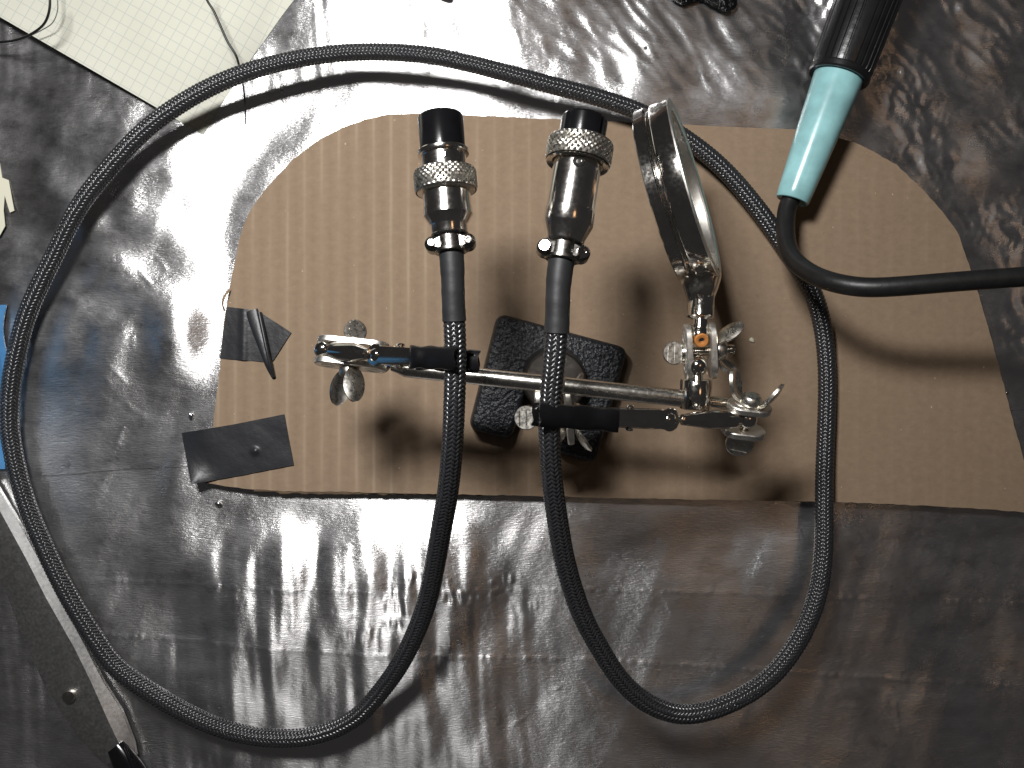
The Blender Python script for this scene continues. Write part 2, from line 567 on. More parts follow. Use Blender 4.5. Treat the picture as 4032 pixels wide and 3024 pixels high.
# scratches: short fine lines
for k in range(120):
    cx, cy = rng.uniform(-185, 185), rng.uniform(-140, 140)
    if k < 16: cx, cy = rng.uniform(-178, -120), rng.uniform(-25, 45)
    a = rng.normal(-1.05, 0.25) if k < 40 else rng.uniform(0, 3.1)
    L = rng.uniform(1.5, 6.0)
    U = (XX - cx) * math.cos(a) + (YY - cy) * math.sin(a); V = -(XX - cx) * math.sin(a) + (YY - cy) * math.cos(a)
    Hh = Hh + 0.10 * np.exp(-(V / 0.6) ** 2) * np.exp(-(U / L) ** 4)
Hh = Hh * near + (1 - near) * np.minimum(0.10 * gnoise(14, 14), 0.3)
Hh = np.where(CDIST < 3.0, np.minimum(Hh, 0.7), Hh)
def foil_z(x, y):
    i = (np.asarray(x) - GX0) / GD; j = (np.asarray(y) - GY0) / GD
    i = np.clip(i, 0, XX.shape[1] - 1.001); j = np.clip(j, 0, XX.shape[0] - 1.001)
    i0 = i.astype(int); j0 = j.astype(int); a = i - i0; b = j - j0
    return (Hh[j0, i0] * (1 - a) * (1 - b) + Hh[j0, i0 + 1] * a * (1 - b) + Hh[j0 + 1, i0] * (1 - a) * b + Hh[j0 + 1, i0 + 1] * a * b)

def foil_sheet(rows, lift, edge_fun=None):
    ys = gy[rows]
    ny, nx = len(ys), len(gx)
    X = XX[rows].copy(); Y = YY[rows].copy()
    if edge_fun is not None:
        k = edge_fun(X)
        Y = np.maximum(Y, k)
    Z = foil_z(X.ravel(), Y.ravel()).reshape(X.shape) + lift
    V = np.stack([X, Y, Z], axis=-1).reshape(-1, 3)
    idx = np.arange(ny * nx).reshape(ny, nx)
    Q = np.stack([idx[:-1, :-1], idx[:-1, 1:], idx[1:, 1:], idx[1:, :-1]], axis=-1).reshape(-1, 4)
    return V, Q

# table under the foil
tb = MB(); tb.prism(Matrix.Identity(4), [(-330, -260), (330, -260), (330, 260), (-330, 260)], -30, -5.5, 1.0)
t_o = tb.build("table", M_TABLE); t_o["kind"] = "structure"; t_o["label"] = "dark table top hidden under the aluminium foil"

edge = lambda x: pyy(1842) - 0.068 * (-(x - pxx(620))) * -1.0 + 0.25 * np.sin(x / 6.0)
split = pyy(1842)
V, Q = foil_sheet(np.where(gy < split + 26)[0], -0.28)
f1 = np_mesh("foil_sheet", V, Q, M_FOIL)
tag(f1, "creased aluminium foil sheet covering the lower part of the table", "foil", "foil sheets spread over the table")
V, Q = foil_sheet(np.where(gy > split - 14)[0], 0.10, lambda x: split + 0.068 * (x - pxx(620)) + 0.2 * np.sin(x / 6.0))
f2 = np_mesh("foil_sheet", V, Q, M_FOIL)
tag(f2, "crumpled aluminium foil sheet under the graph paper and soldering iron", "foil", "foil sheets spread over the table")

# ------------------------------------------------------------------ cardboard
root = thing("cardboard_sheet", (CARD[0].x, CARD[0].y, CARD_Z0), "brown corrugated cardboard piece with two rounded corners lying on the foil", "cardboard")
def fine_outline(step=2.0, jag=0.18, seed=3):
    r = random.Random(seed); out = []
    n = len(CARD)
    for i in range(n):
        a, b = CARD[i], CARD[(i + 1) % n]
        m = max(1, int((b - a).length / step))
        for k in range(m):
            p = a.lerp(b, k / m)
            out.append((p.x + r.uniform(-jag, jag), p.y + r.uniform(-jag, jag)))
    return out
def grid_sheet(outline, z_fun, zthick, step=1.1):
    """fill an outline with a grid of quads clipped to it by moving border points onto it"""
    bm = bmesh.new()
    vs = [bm.verts.new((x, y, 0)) for (x, y) in outline]
    bm.faces.new(vs)
    xs0 = min(p[0] for p in outline); xs1 = max(p[0] for p in outline)
    x = xs0 + step
    while x < xs1:
        g = bm.verts[:] + bm.edges[:] + bm.faces[:]
        bmesh.ops.bisect_plane(bm, geom=g, plane_co=(x, 0, 0), plane_no=(1, 0, 0))
        x += step
    y = -60.0
    while y < 110:
        g = bm.verts[:] + bm.edges[:] + bm.faces[:]
        bmesh.ops.bisect_plane(bm, geom=g, plane_co=(0, y, 0), plane_no=(0, 1, 0))
        y += 12.0
    bm.verts.index_update()
    top = [Vector((v.co.x, v.co.y, z_fun(v.co.x, v.co.y))) for v in bm.verts]
    fs = [[v.index for v in f.verts] for f in bm.faces]
    bnd = [(e.verts[0].index, e.verts[1].index) for e in bm.edges if len(e.link_faces) == 1]
    bm.free()
    N = len(top)
    bot = [p - Vector((0, 0, zthick)) for p in top]
    F = fs + [[N + i for i in reversed(f)] for f in fs] + [(a, b, N + b, N + a) for (a, b) in bnd]
    return top + bot, F
FL = 6.2
def flute(x, y):
    # the flutes show through the liner, more on the left half
    s = 0.5 + 0.5 * math.cos(2 * math.pi * x / FL)
    k = 0.10 if x < -10 else 0.04
    return CARD_Z1 - k * (1 - s ** 3) + 0.12 * math.sin(x / 23.0) * math.sin(y / 31.0 + 1)
mb = MB(); mb.add(*grid_sheet(fine_outline(2.0, 0.16, 3), flute, 0.35, 0.775)); mb.build("top_liner", M_CARD, root, sharp=50)
mb = MB()
o2 = []
for i, c in enumerate(CARD):
    o2.append((c.x, c.y))
mb.add(*grid_sheet(fine_outline(2.5, 0.3, 5), lambda x, y: CARD_Z0 + 0.35, 0.35, 12.0)); mb.build("bottom_liner", M_CARD_EDGE, root, sharp=50)
# corrugated core: one wavy sheet
inner = []
cx = sum(c.x for c in CARD) / len(CARD); cy = sum(c.y for c in CARD) / len(CARD)
for (x, y) in fine_outline(2.0, 0.2, 9):
    d = Vector((cx - x, cy - y)).normalized()
    inner.append((x + d.x * 0.8, y + d.y * 0.8))
zm = 0.5 * (CARD_Z0 + 0.35 + CARD_Z1 - 0.35); za = 0.5 * (CARD_Z1 - CARD_Z0) - 0.62
mb = MB(); mb.add(*grid_sheet(inner, lambda x, y: zm + 0.1 + za * math.cos(2 * math.pi * x / FL), 0.25, 0.775)); mb.build("corrugated_core", M_CARD_EDGE, root, sharp=60)
# a torn strip of liner along the lower edge
mb = MB()
r = random.Random(4); g = []
for i in range(60):
    u = 1000 + i * 17
    v = 1934 + 0.0085 * (u - 1000)
    w = 5 + 7 * r.random() if 5 < i < 55 else 1
    g.append([P(u, v - 10, CARD_Z1 - 0.25), P(u, v + w * 0.5, CARD_Z1 - 0.7), P(u, v + w, CARD_Z1 - 1.2 - r.random())])
mb.sheet(g, 0.15); mb.build("torn_liner_edge", M_CARD, root, sharp=60)
mb = MB()
cv = spline([P(905, 1140, 5.2), P(885, 1165, 7.5), P(876, 1195, 7.0), P(884, 1225, 5.2)], 0.5)
mb.tube(cv, lambda t: 0.55 - 0.25 * t, 8, True, 0.35); mb.build("torn_fibre", M_CARD, root)

# ------------------------------------------------------------------ black tape pieces
def ruled(top, bot, ns, nt, zf):
    def along(pl, s):
        L = [0]
        for a, b in zip(pl, pl[1:]): L.append(L[-1] + math.hypot(b[0] - a[0], b[1] - a[1]))
        t = s * L[-1]
        for i in range(len(pl) - 1):
            if t <= L[i + 1] + 1e-9:
                k = (t - L[i]) / (L[i + 1] - L[i])
                return (pl[i][0] + (pl[i + 1][0] - pl[i][0]) * k, pl[i][1] + (pl[i + 1][1] - pl[i][1]) * k)
    g = []
    for i in range(ns + 1):
        s = i / ns; a = along(top, s); b = along(bot, s); row = []
        for j in range(nt + 1):
            t = j / nt
            u = a[0] + (b[0] - a[0]) * t; v = a[1] + (b[1] - a[1]) * t
            row.append(P(u, v, zf(s, t, u, v)))
        g.append(row)
    return g
root = thing("tape_strip", P(1000, 1320, CARD_Z1), "short black tape piece with a pleat and a pointed end, on the cardboard's left edge", "tape", "black tape pieces on the cardboard")
def z_up(s, t, u, v):
    z = CARD_Z1 + 0.35 + 0.18 * math.sin(s * 7 + 1) * 0.5
    z -= 0.28 * float(sstep(0, 1, np.array((945 - u) / 75.0)))
    z += 0.5 * math.exp(-((u - 960) / 14.0) ** 2)
    return z + 0.10 * math.sin(u / 23.0 + v / 60.0)
mb = MB()
mb.sheet(ruled([(893, 1208), (971, 1217), (1025, 1230), (1147, 1309)], [(866, 1412), (950, 1418), (1042, 1425), (1076, 1420)], 40, 14, z_up), 0.18)
mb.build("tape_film", M_TAPE, root, sharp=60)
mb = MB()
pl = spline([P(990, 1222, 5.4), P(1010, 1290, 6.0), P(1035, 1365, 6.6), P(1054, 1425, 6.8), P(1068, 1465, 5.9), P(1078, 1488, 5.5)], 0.6)
mb.tube(pl, lambda t: (2.3 - 1.2 * t) if t < 0.8 else 1.35 - 3.6 * (t - 0.8), 14, True, lambda t: 0.22 + 0.30 * t)
pl = spline([P(1022, 1232, 5.5), P(1036, 1300, 6.6), P(1052, 1380, 7.4), P(1066, 1440, 7.0), P(1078, 1484, 5.8)], 0.6)
mb.tube(pl, lambda t: 0.9 - 0.3 * t, 10, True, 1.3)
mb.build("pleat", M_TAPE, root, sharp=70)

root = thing("tape_strip", P(935, 1770, CARD_Z1), "black rectangular tape piece overhanging the cardboard's lower left corner", "tape", "black tape pieces on the cardboard")
def z_lo(s, t, u, v):
    z = CARD_Z1 + 0.35
    over = max(0.0, (845 - u)) / 130.0
    z -= 2.2 * over * over * (1 - t)
    c = max(0.0, 1 - math.hypot((u - 752) / 120.0, (v - 1907) / 120.0))
    z += 3.0 * c * c
    d2 = ((u - 1004) / 13.0) ** 2 + ((v - 1776) / 13.0) ** 2
    z += 0.9 * math.exp(-d2)
    return z + 0.07 * math.sin(u / 31.0) * math.sin(v / 27.0)
mb = MB()
mb.sheet(ruled([(716, 1705), (920, 1671), (1120, 1631)], [(752, 1907), (950, 1872), (1157, 1831)], 84, 40, z_lo), 0.18)
mb.build("tape_film", M_TAPE, root, sharp=60)

# ------------------------------------------------------------------ braided cable with its two connectors
D = 1.82278
def dp(x, y, z): return P(x * D, y * D, z)
root_c = thing("braided_cable", dp(400, 1539, 0), "black braided cable looped around the cardboard with a metal connector on each end", "cable")
# connector axes: unit vectors from cable towards the tip
C1_base = P(1776, 985, 82.0); C1_tip = P(1733, 452, 79.0)
ax1 = (C1_tip - C1_base).normalized()
C2_base = P(2213, 1015, 86.0); C2_tip = P(2304, 462, 82.0)
ax2 = (C2_tip - C2_base).normalized()
ctrl = [C1_base + ax1 * 3, C1_base - ax1 * 6, dp(978, 620, 82.4), dp(981, 690, 82.0), dp(984, 760, 80.5), dp(982, 850, 78), dp(978, 950, 73), dp(968, 1060, 64), dp(954, 1139, 55.5), dp(938, 1230, 45), dp(917, 1318, 35.5),
        dp(871, 1423, 26), dp(825, 1490, 19), dp(771, 1549, 15), dp(700, 1584, 12.5), dp(640, 1594, 11.5), dp(567, 1593, 11), dp(480, 1574, 10), dp(400, 1539, 9.5), dp(318, 1490, 9), dp(247, 1439, 8.5),
        dp(200, 1373, 8.2), dp(158, 1306, 8), dp(120, 1235, 7.6), dp(88, 1165, 7), dp(62, 1103, 6.5), dp(37, 1019, 6), dp(20, 919, 6), dp(22, 850, 6.5), dp(31, 786, 7.5), dp(56, 686, 9.5),
        dp(84, 620, 11), dp(117, 553, 12), dp(168, 450, 14), dp(233, 366, 15), dp(320, 275, 16.5), dp(420, 206, 17.5), dp(520, 160, 18), dp(620, 132, 18), dp(720, 116, 18), dp(820, 112, 18), dp(930, 120, 17.5),
        dp(1050, 146, 17), dp(1180, 181, 16), dp(1300, 213, 14), dp(1390, 245, 13), dp(1500, 312, 12), dp(1570, 372, 11), dp(1640, 455, 10), dp(1700, 540, 9), dp(1755, 630, 8.3), dp(1776, 700, 8), dp(1786, 786, 8),
        dp(1786, 886, 8), dp(1782, 986, 8.2), dp(1780, 1086, 9.5), dp(1780, 1173, 12), dp(1769, 1273, 15), dp(1735, 1366, 18.5), dp(1675, 1453, 22), dp(1625, 1493, 24), dp(1575, 1520, 26), dp(1520, 1539, 27.5), dp(1468, 1544, 29), dp(1415, 1528, 31),
        dp(1370, 1499, 34), dp(1330, 1456, 38), dp(1295, 1400, 42.5), dp(1262, 1340, 47.5), dp(1237, 1273, 53), dp(1217, 1200, 59.5), dp(1204, 1122, 66), dp(1193, 1040, 73), dp(1187, 950, 79), dp(1188, 880, 82.5), dp(1195, 800, 85), dp(1203, 715, 86.5),
        dp(1205, 640, 86.8), C2_base - ax2 * 6, C2_base + ax2 * 3]
line = spline(ctrl, 0.3, 4.0)
# keep the cable on top of what it crosses
zz = foil_z(line[:, 0], line[:, 1]) + 3.1
cd = card_dist(line[:, 0], line[:, 1])
zz = np.where(cd < 2.0, np.maximum(zz, CARD_Z1 + 3.1), zz)
line[:, 2] = np.maximum(line[:, 2], zz)
k = np.ones(41) / 41
line[20:-20, 2] = np.convolve(line[:, 2], k, mode='valid')
n = len(line)
T = np.gradient(line, axis=0); T /= np.linalg.norm(T, axis=1)[:, None]
N_ = np.zeros_like(T); nv = np.array([0, 0, 1.0])
for i in range(n):
    nv = nv - T[i] * nv.dot(T[i]); nv /= np.linalg.norm(nv); N_[i] = nv
B_ = np.cross(T, N_)
sarc = np.arange(n) * 0.3
Ltot = sarc[-1]
# radius: slightly drawn tight at the top of the loop
Rb = 2.86 - 0.24 * sstep(55, 82, line[:, 2]) - 0.22 * np.exp(-(((line[:, 1] - 118) / 40.0) ** 2)) + 0.05 * np.sin(sarc / 19.0)
NS, PITCH = 14, 18.5
s_in, s_out = 20.0, Ltot - 21.0           # inside the heat shrink the braid is not needed
rows = np.where((sarc > s_in - 0.0) & (sarc < s_out))[0]
Lc, Tc, Nc, Bc, Sc, Rc = line[rows], T[rows], N_[rows], B_[rows], sarc[rows], Rb[rows]
allV = []; allQ = []; base = 0
rngb = np.random.default_rng(3)
for dirn in (1, -1):
    for kk in range(NS):
        ph = rngb.normal(0, 0.02)
        th = dirn * 2 * math.pi * Sc / PITCH + 2 * math.pi * kk / NS + ph + 0.03 * np.sin(Sc / 7.3 + kk)
        if dirn == 1: ovr = np.sin(2 * math.pi * (2 * kk + 2 * NS * Sc / PITCH) / 4)
        else: ovr = -np.sin(2 * math.pi * (2 * kk - 2 * NS * Sc / PITCH) / 4)
        rr = Rc + 0.20 * ovr
        e = Nc * np.cos(th)[:, None] + Bc * np.sin(th)[:, None]
        c = Lc + e * rr[:, None]
        tt = np.gradient(c, axis=0); tt /= np.linalg.norm(tt, axis=1)[:, None]
        e2 = e - tt * np.sum(tt * e, axis=1)[:, None]; e2 /= np.linalg.norm(e2, axis=1)[:, None]
        b = np.cross(tt, e2)
        w = 0.44
        prof = [(-w, -0.15), (-0.58 * w, 0.07), (0, 0.17), (0.58 * w, 0.07), (w, -0.15)]
        V = np.stack([c + b * x + e2 * y for (x, y) in prof], axis=1).reshape(-1, 3)
        m = len(c)
        idx = base + np.arange(m * 5).reshape(m, 5)
        Q = np.stack([idx[:-1, :-1], idx[:-1, 1:], idx[1:, 1:], idx[1:, :-1]], axis=-1).reshape(-1, 4)
        allV.append(V); allQ.append(Q); base += m * 5
br = np_mesh("braid", np.vstack(allV), np.vstack(allQ), M_BRAID, root_c)
br["kind"] = "stuff"
mb = MB(); mb.tube([Vector(p) for p in line[5:-5:6]], 2.12, 16); mb.build("core", M_CORE, root_c)

def heat_shrink(i0, i1, r0, r1):
    idx = list(range(i0, i1, 3)) if i1 > i0 else list(range(i0, i1, -3))
    pts = [Vector(line[i]) for i in idx]
    mb = MB()
    def rad(t):
        w = 0.05 * math.sin(t * 23) + 0.04 * math.sin(t * 51 + 1)
        r = r0 + (r1 - r0) * min(1, t * 1.9)
        if t > 0.90: r += 0.12 * (t - 0.90) / 0.1
        return r + w * 0.7
    mb.tube(pts, rad, 28)
    return mb.build("heat_shrink_tube", M_SHRINK, root_c)
heat_shrink(4, int(22.3 / 0.3), 3.45, 3.12)
heat_shrink(n - 5, n - int(23.6 / 0.3), 3.6, 3.25)

def knurl_ring(M, R, h0, h1, bore, parent):
    nseg, nh = 216, 22
    mb = MB(); vs = []; fs = []
    prof = []
    for j in range(nh + 1):
        t = j / nh; h = h0 + (h1 - h0) * t
        ed = min(t, 1 - t) * (h1 - h0)
        for i in range(nseg):
            a = i / nseg
            def tri(x):
                x = x - math.floor(x); return abs(x - 0.5) * 2
            p = tri(a * 36 + h * 0.62); q = tri(a * 36 - h * 0.62)
            d = min(p, q)
            r = R - 0.42 * (1 - d ** 0.8) * min(1, ed / 0.5) - 0.45 * max(0, 1 - ed / 0.45)
            vs.append((r * math.cos(2 * math.pi * a), r * math.sin(2 * math.pi * a), h))
    for j in range(nh):
        for i in range(nseg):
            k = (i + 1) % nseg
            fs.append((j * nseg + i, j * nseg + k, (j + 1) * nseg + k, (j + 1) * nseg + i))
    mb.add(vs, fs, M)
    mb.lathe(M, [(R - 0.8, h0), (R - 1.3, h0 - 0.35), (bore + 0.4, h0 - 0.35), (bore, h0), (bore, h1), (bore + 0.4, h1 + 0.2), (R - 1.0, h1 + 0.2), (R - 0.7, h1)], 64, False, False)
    return mb.build("knurled_ring", M_WORN, parent, sharp=28)

def screw(M, r, h, slot, parent, name):
    mb = MB()
    mb.lathe(M, [(r, -h), (r, -0.25), (r - 0.25, 0), (r * 0.45, 0.0), (r * 0.40, -0.45)], 24, True, True)
    return mb.build(name, M_CHROME, parent, sharp=35)

def clamp(M, Mup, L, W, parent, rs):
    """cable clamp: centre block with a round lug on each side; M has z along the axis, x across, y up"""
    out = []
    def arc(cx, cy, r, a0, a1, n=10):
        for i in range(n + 1):
            a = math.radians(a0 + (a1 - a0) * i / n); out.append((cx + r * math.cos(a), cy + r * math.sin(a)))
    arc(W / 2 - rs, 0, rs, -95, 95); arc(0, L * 0.1, 3.6, 60, 120, 4); arc(-W / 2 + rs, 0, rs, 85, 265); arc(0, -L * 0.1, 3.6, 240, 300, 4)
    mb = MB(); mb.prism(Mup, out, -3.4, 3.4, 1.35)
    mb.lathe(M, [(4.6, -L / 2 - 0.4), (5.1, -L / 2), (5.1, -L / 2 + 0.8), (4.4, -L / 2 + 1.0), (4.4, L / 2), (5.3, L / 2 + 0.1), (5.5, L / 2 + 0.5), (5.3, L / 2 + 0.9)], 40)
    for a in range(6):
        pass
    return mb.build("cable_clamp", M_CASTN, parent, sharp=35)

def up_of(ax):
    z = Vector((0.0, 0.0, 1.0)); u = z - ax * z.dot(ax); return u.normalized()

def connector_plug():
    M = cframe(C1_base, ax1, Vector((1, 0, 0)))
    up = up_of(ax1); side = up.cross(ax1).normalized()
    body = MB()
    body.lathe(M, [(4.3, 4.2), (5.2, 4.5), (5.4, 5.2), (5.4, 7.2), (5.6, 7.6), (7.0, 9.9), (7.25, 10.2), (7.25, 12.4), (7.05, 12.5), (7.05, 16.6), (6.85, 16.8), (6.6, 17.0),
                   (6.6, 24.0), (6.6, 28.2), (7.5, 28.3), (7.6, 28.5), (7.6, 29.5), (7.4, 29.8), (6.4, 29.9)], 72)
    part = body.build("plug_connector", M_BODY, root_c, sharp=30)
    part["label"] = "metal connector with tall smooth black cap"
    cap = MB(); cap.lathe(M, [(6.1, 29.0), (6.65, 29.4), (6.72, 39.6), (6.5, 40.2), (5.8, 40.35), (5.6, 39.8), (5.4, 33.0), (0.1, 33.0)], 72, True, True)
    cap.build("insulator_cap", M_CAP, part, sharp=30)
    knurl_ring(M, 9.35, 17.4, 23.6, 6.62, part)
    Mc = cframe(C1_base + ax1 * (1.8 * CS), ax1, side)
    Mu = cframe(C1_base + ax1 * (1.8 * CS), up, side)
    clamp(Mc, Mu, 4.6, 14.8, part, 2.25)
    for sx in (-1, 1):
        screw(cframe(C1_base + (ax1 * 1.8 + side * (sx * 5.3) + up * 4.0) * CS, up, side), 1.25, 3, True, part, "clamp_screw")
    screw(cframe(C1_base + (ax1 * 26.4 + up * 6.85) * CS, up, side), 1.25, 2, True, part, "set_screw")
connector_plug()

def connector_socket():
    M = cframe(C2_base, ax2, Vector((1, 0, 0)))
    up = up_of(ax2); side = up.cross(ax2).normalized()
    body = MB()
    body.lathe(M, [(4.3, 4.2), (5.4, 4.5), (5.6, 5.2), (5.7, 5.8), (7.1, 9.3), (7.35, 9.8), (7.35, 14.0), (7.15, 14.15), (7.0, 14.3), (7.0, 29.0), (6.6, 29.2)], 72)
    part = body.build("socket_connector", M_BODY, root_c, sharp=30)
    part["label"] = "longer metal connector with notched black cap"
    cap = MB()
    def rf(a, h):
        k = 1.0
        for c in (1.30, 2.25, 3.9, 5.6):
            d = abs((a - c + math.pi) % (2 * math.pi) - math.pi)
            if d < 0.14: k = min(k, 0.90 + 0.03 * (d / 0.14) ** 4)
        return k
    cap.lathe(M, [(6.2, 28.0), (6.75, 30.0), (6.75, 41.4), (6.4, 42.0), (5.6, 42.0), (5.4, 40.5), (0.1, 40.5)], 144, True, True, rf)
    cap.build("insulator_cap", M_CAP, part, sharp=30)
    knurl_ring(M, 9.75, 28.4, 34.8, 7.4, part)
    lip = MB(); lip.lathe(M, [(7.5, 28.0), (9.0, 27.6), (9.2, 27.9), (9.0, 28.4), (7.5, 28.6)], 64, False, False); lip.build("ring_lip", M_NICKEL, part)
    Mc = cframe(C2_base + ax2 * (1.8 * CS), ax2, side)
    Mu = cframe(C2_base + ax2 * (1.8 * CS), up, side)
    clamp(Mc, Mu, 4.8, 15.4, part, 2.4)
    for sx in (-1, 1):
        screw(cframe(C2_base + (ax2 * 1.6 + side * (sx * 5.6) + up * 4.6) * CS, (up + side * (0.25 * sx)).normalized(), side), 1.75, 3.5, True, part, "clamp_screw")
    screw(cframe(C2_base + (ax2 * 26.3 + up * 7.2) * CS, up, side), 1.75, 2, True, part, "set_screw")
connector_socket()

# ------------------------------------------------------------------ helping hand stand
root_h = thing("helping_hand_stand", P(2180, 1520, CARD_Z1), "nickel plated helping hand tool with magnifier, two alligator clips and black cast base", "helping hand")
# base: a U of cast iron, opening towards the lower edge of the picture
ZB = 14.0
def bp(x, y): return dp(x, y, ZB)
e1 = Vector((270, -73, 0)).normalized()        # along the closed bar (plan, y up)
e2 = Vector((-0.262, -0.965, 0)).normalized()  # down the legs
o0 = bp(1081, 684)
Wb = (bp(1350, 757) - o0).length; Db = 39.5
leg = 13.6; barw = 19.5
def rc(pts, r=2.2, n=5):
    out = []; m = len(pts)
    for i in range(m):
        p0, p1, p2 = Vector(pts[i - 1]), Vector(pts[i]), Vector(pts[(i + 1) % m])
        a = p1 + (p0 - p1).normalized() * r; b = p1 + (p2 - p1).normalized() * r
        for k in range(n + 1):
            t = k / n
            out.append(tuple((a * (1 - t) ** 2 + p1 * (2 * t * (1 - t)) + b * t * t)))
    return out
out = rc([(0, 0), (Wb, 0), (Wb - 0.6, Db), (Wb - leg, Db), (Wb - leg - 1.0, barw), (leg + 1.0, barw), (leg, Db), (0.6, Db)])
outw = [(o0.x + e1.x * a + e2.x * b, o0.y + e1.y * a + e2.y * b) for (a, b) in out]
cxb = sum(p[0] for p in outw) / len(outw); cyb = sum(p[1] for p in outw) / len(outw)
mb = MB()
# draft: lower edge wider than the top
nO = len(outw); vs = []; fs = []
A = sum(outw[i][0] * outw[(i + 1) % nO][1] - outw[(i + 1) % nO][0] * outw[i][1] for i in range(nO))
if A < 0: outw.reverse()
nrm = []
for i in range(nO):
    e = Vector(outw[(i + 1) % nO]) - Vector(outw[i - 1]); nrm.append(Vector((e.y, -e.x)).normalized())
for (off, z) in [(1.7, CARD_Z1 + 0.05), (1.0, ZB - 1.6), (0.55, ZB - 0.7), (-0.2, ZB - 0.15), (-1.1, ZB)]:
    for p, q in zip(outw, nrm): vs.append((p[0] + q.x * off, p[1] + q.y * off, z))
for j in range(4):
    for i in range(nO):
        k = (i + 1) % nO; fs.append((j * nO + i, j * nO + k, (j + 1) * nO + k, (j + 1) * nO + i))
fs.append(tuple(range(nO - 1, -1, -1))); fs.append(tuple(4 * nO + i for i in range(nO)))
mb.add(vs, fs)
mb.build("base", M_IRON, root_h, sharp=50)
mb = MB()
bc = P(2180, 1480, ZB)
mb.lathe(frame((bc.x, bc.y, CARD_Z1), (0, -0.12, 1)), [(12.0, 0), (11.6, 6), (11.0, 12), (10.6, 17.2), (9.9, 18.0), (3.0, 18.2)], 48)
mb.build("post_socket", M_SOCKET, root_h, sharp=35)

def leaf(M, n=26, w0=1.3, w1=3.2, reach=6.4, rise=6.4, cup=0.9):
    """stamped wing: M z along the bolt, x outward"""
    g = []
    for i in range(n + 1):
        s = i / n
        x = 1.6 + reach * math.sin(s * math.pi * 0.46); z = 0.6 + rise * (1 - math.cos(s * math.pi * 0.52))
        w = w0 + (w1 - w0) * sstep(0, 0.55, s) if s < 0.6 else w1 * math.sqrt(max(0.002, 1 - ((s - 0.6) / 0.401) ** 2))
        row = []
        for j in range(9):
            t = -1 + 2 * j / 8
            nx, nz = -math.sin(s * 1.4), math.cos(s * 1.4)
            q = cup * t * t * (w / w1) ** 2 * min(1, s * 2)
            row.append(M @ Vector((x + nx * q, t * w, z + nz * q)))
        g.append(row)
    return g

def joint(C, a, l, spacing, L, Wp, wing_dir, thumb_d, thumb_n, part_mats, thumb_len=5.0, wing=True, nut_gap=0.3, bolt_out=3.0, wk={}):
    a = Vector(a).normalized(); l = Vector(l); l = (l - a * l.dot(a)).normalized()
    b = a.cross(l)
    for sg in (-1, 1):
        Mp = frame(C + a * (sg * spacing / 2), a * sg, l)
        out = []
        rr = Wp / 2
        for i in range(13):
            t = math.radians(-90 + 180 * i / 12); out.append((L / 2 - rr + rr * math.cos(t), rr * math.sin(t)))
        for i in range(13):
            t = math.radians(90 + 180 * i / 12); out.append((-L / 2 + rr + rr * math.cos(t), rr * math.sin(t)))
        mb = MB(); mb.prism(Mp, out, -1.0, 0.95, 0.3)
        # pressed seats near each end
        for e in (-1, 1):
            Ms = frame(C + a * (sg * (spacing / 2 + 0.55)) + l * (e * (L / 2 - rr)), a * sg, l)
            mb.lathe(Ms, [(2.2, 0.3), (2.0, 0.55), (1.5, 0.55), (1.3, 0.2)], 24, False, True)
        mb.build("clamp_plate", M_PLATE, root_h, sharp=35)
    # bolt with thread
    mb = MB(); prof = []
    z = -spacing / 2 - thumb_len * 0.3
    z1 = spacing / 2 + nut_gap + 3.2 + bolt_out
    prof.append((1.55, z))
    zz_ = z + 0.4
    while zz_ < z1 - 0.3:
        prof += [(1.6, zz_), (1.32, zz_ + 0.25)]; zz_ += 0.5
    prof.append((1.3, z1))
    mb.lathe(frame(C, a, l), prof, 20); mb.build("bolt", M_NICKEL, root_h, sharp=60)
    # thumb head
    tn = Vector(thumb_n); tn = (tn - a * tn.dot(a)).normalized()
    R = thumb_d / 2
    cth = C - a * (spacing / 2 + 0.9 + R * 0.85)
    Mt = frame(cth, tn, a)
    out = [(R * math.cos(2 * math.pi * i / 40), R * math.sin(2 * math.pi * i / 40)) for i in range(40)]
    mb = MB(); mb.prism(Mt, out, -0.75, 0.75, 0.25)
    for kx in (-0.35, 0.0, 0.35):
        mb.tube([Mt @ Vector((kx * R * 2 * 0.8 - 0.2, -R * 0.62, 0.68)), Mt @ Vector((kx * R * 2 * 0.8 + 0.2, R * 0.62, 0.68))], 0.28, 8)
    mb.lathe(frame(C - a * (spacing / 2 + 1.9), a, l), [(2.0, 0), (2.2, 0.4), (2.2, 1.0)], 20)
    mb.build("thumb_screw", M_WORN, root_h, sharp=35)
    if wing:
        wd = Vector(wing_dir); wd = (wd - a * wd.dot(a)).normalized()
        o = C + a * (spacing / 2 + 0.9 + nut_gap)
        Mw = frame(o, a, wd)
        mb = MB(); mb.lathe(Mw, [(2.2, 0), (3.1, 0.1), (3.2, 0.6), (2.9, 2.2), (2.2, 3.0), (1.4, 3.0)], 28)
        mb.sheet(leaf(Mw, **wk), 0.9)
        mb.sheet(leaf(frame(o, a, -wd), **wk), 0.9)
        mb.build("wing_nut", M_WORN, root_h, sharp=50)
    return a, l, b

def ball(c, r, name, m=None):
    mb = MB()
    prof = [(r * math.sin(math.pi * i / 14), -r * math.cos(math.pi * i / 14)) for i in range(1, 14)]
    mb.lathe(frame(c, (0, 0, 1)), prof, 28); return mb.build(name, m or M_CHROME, root_h, sharp=50)

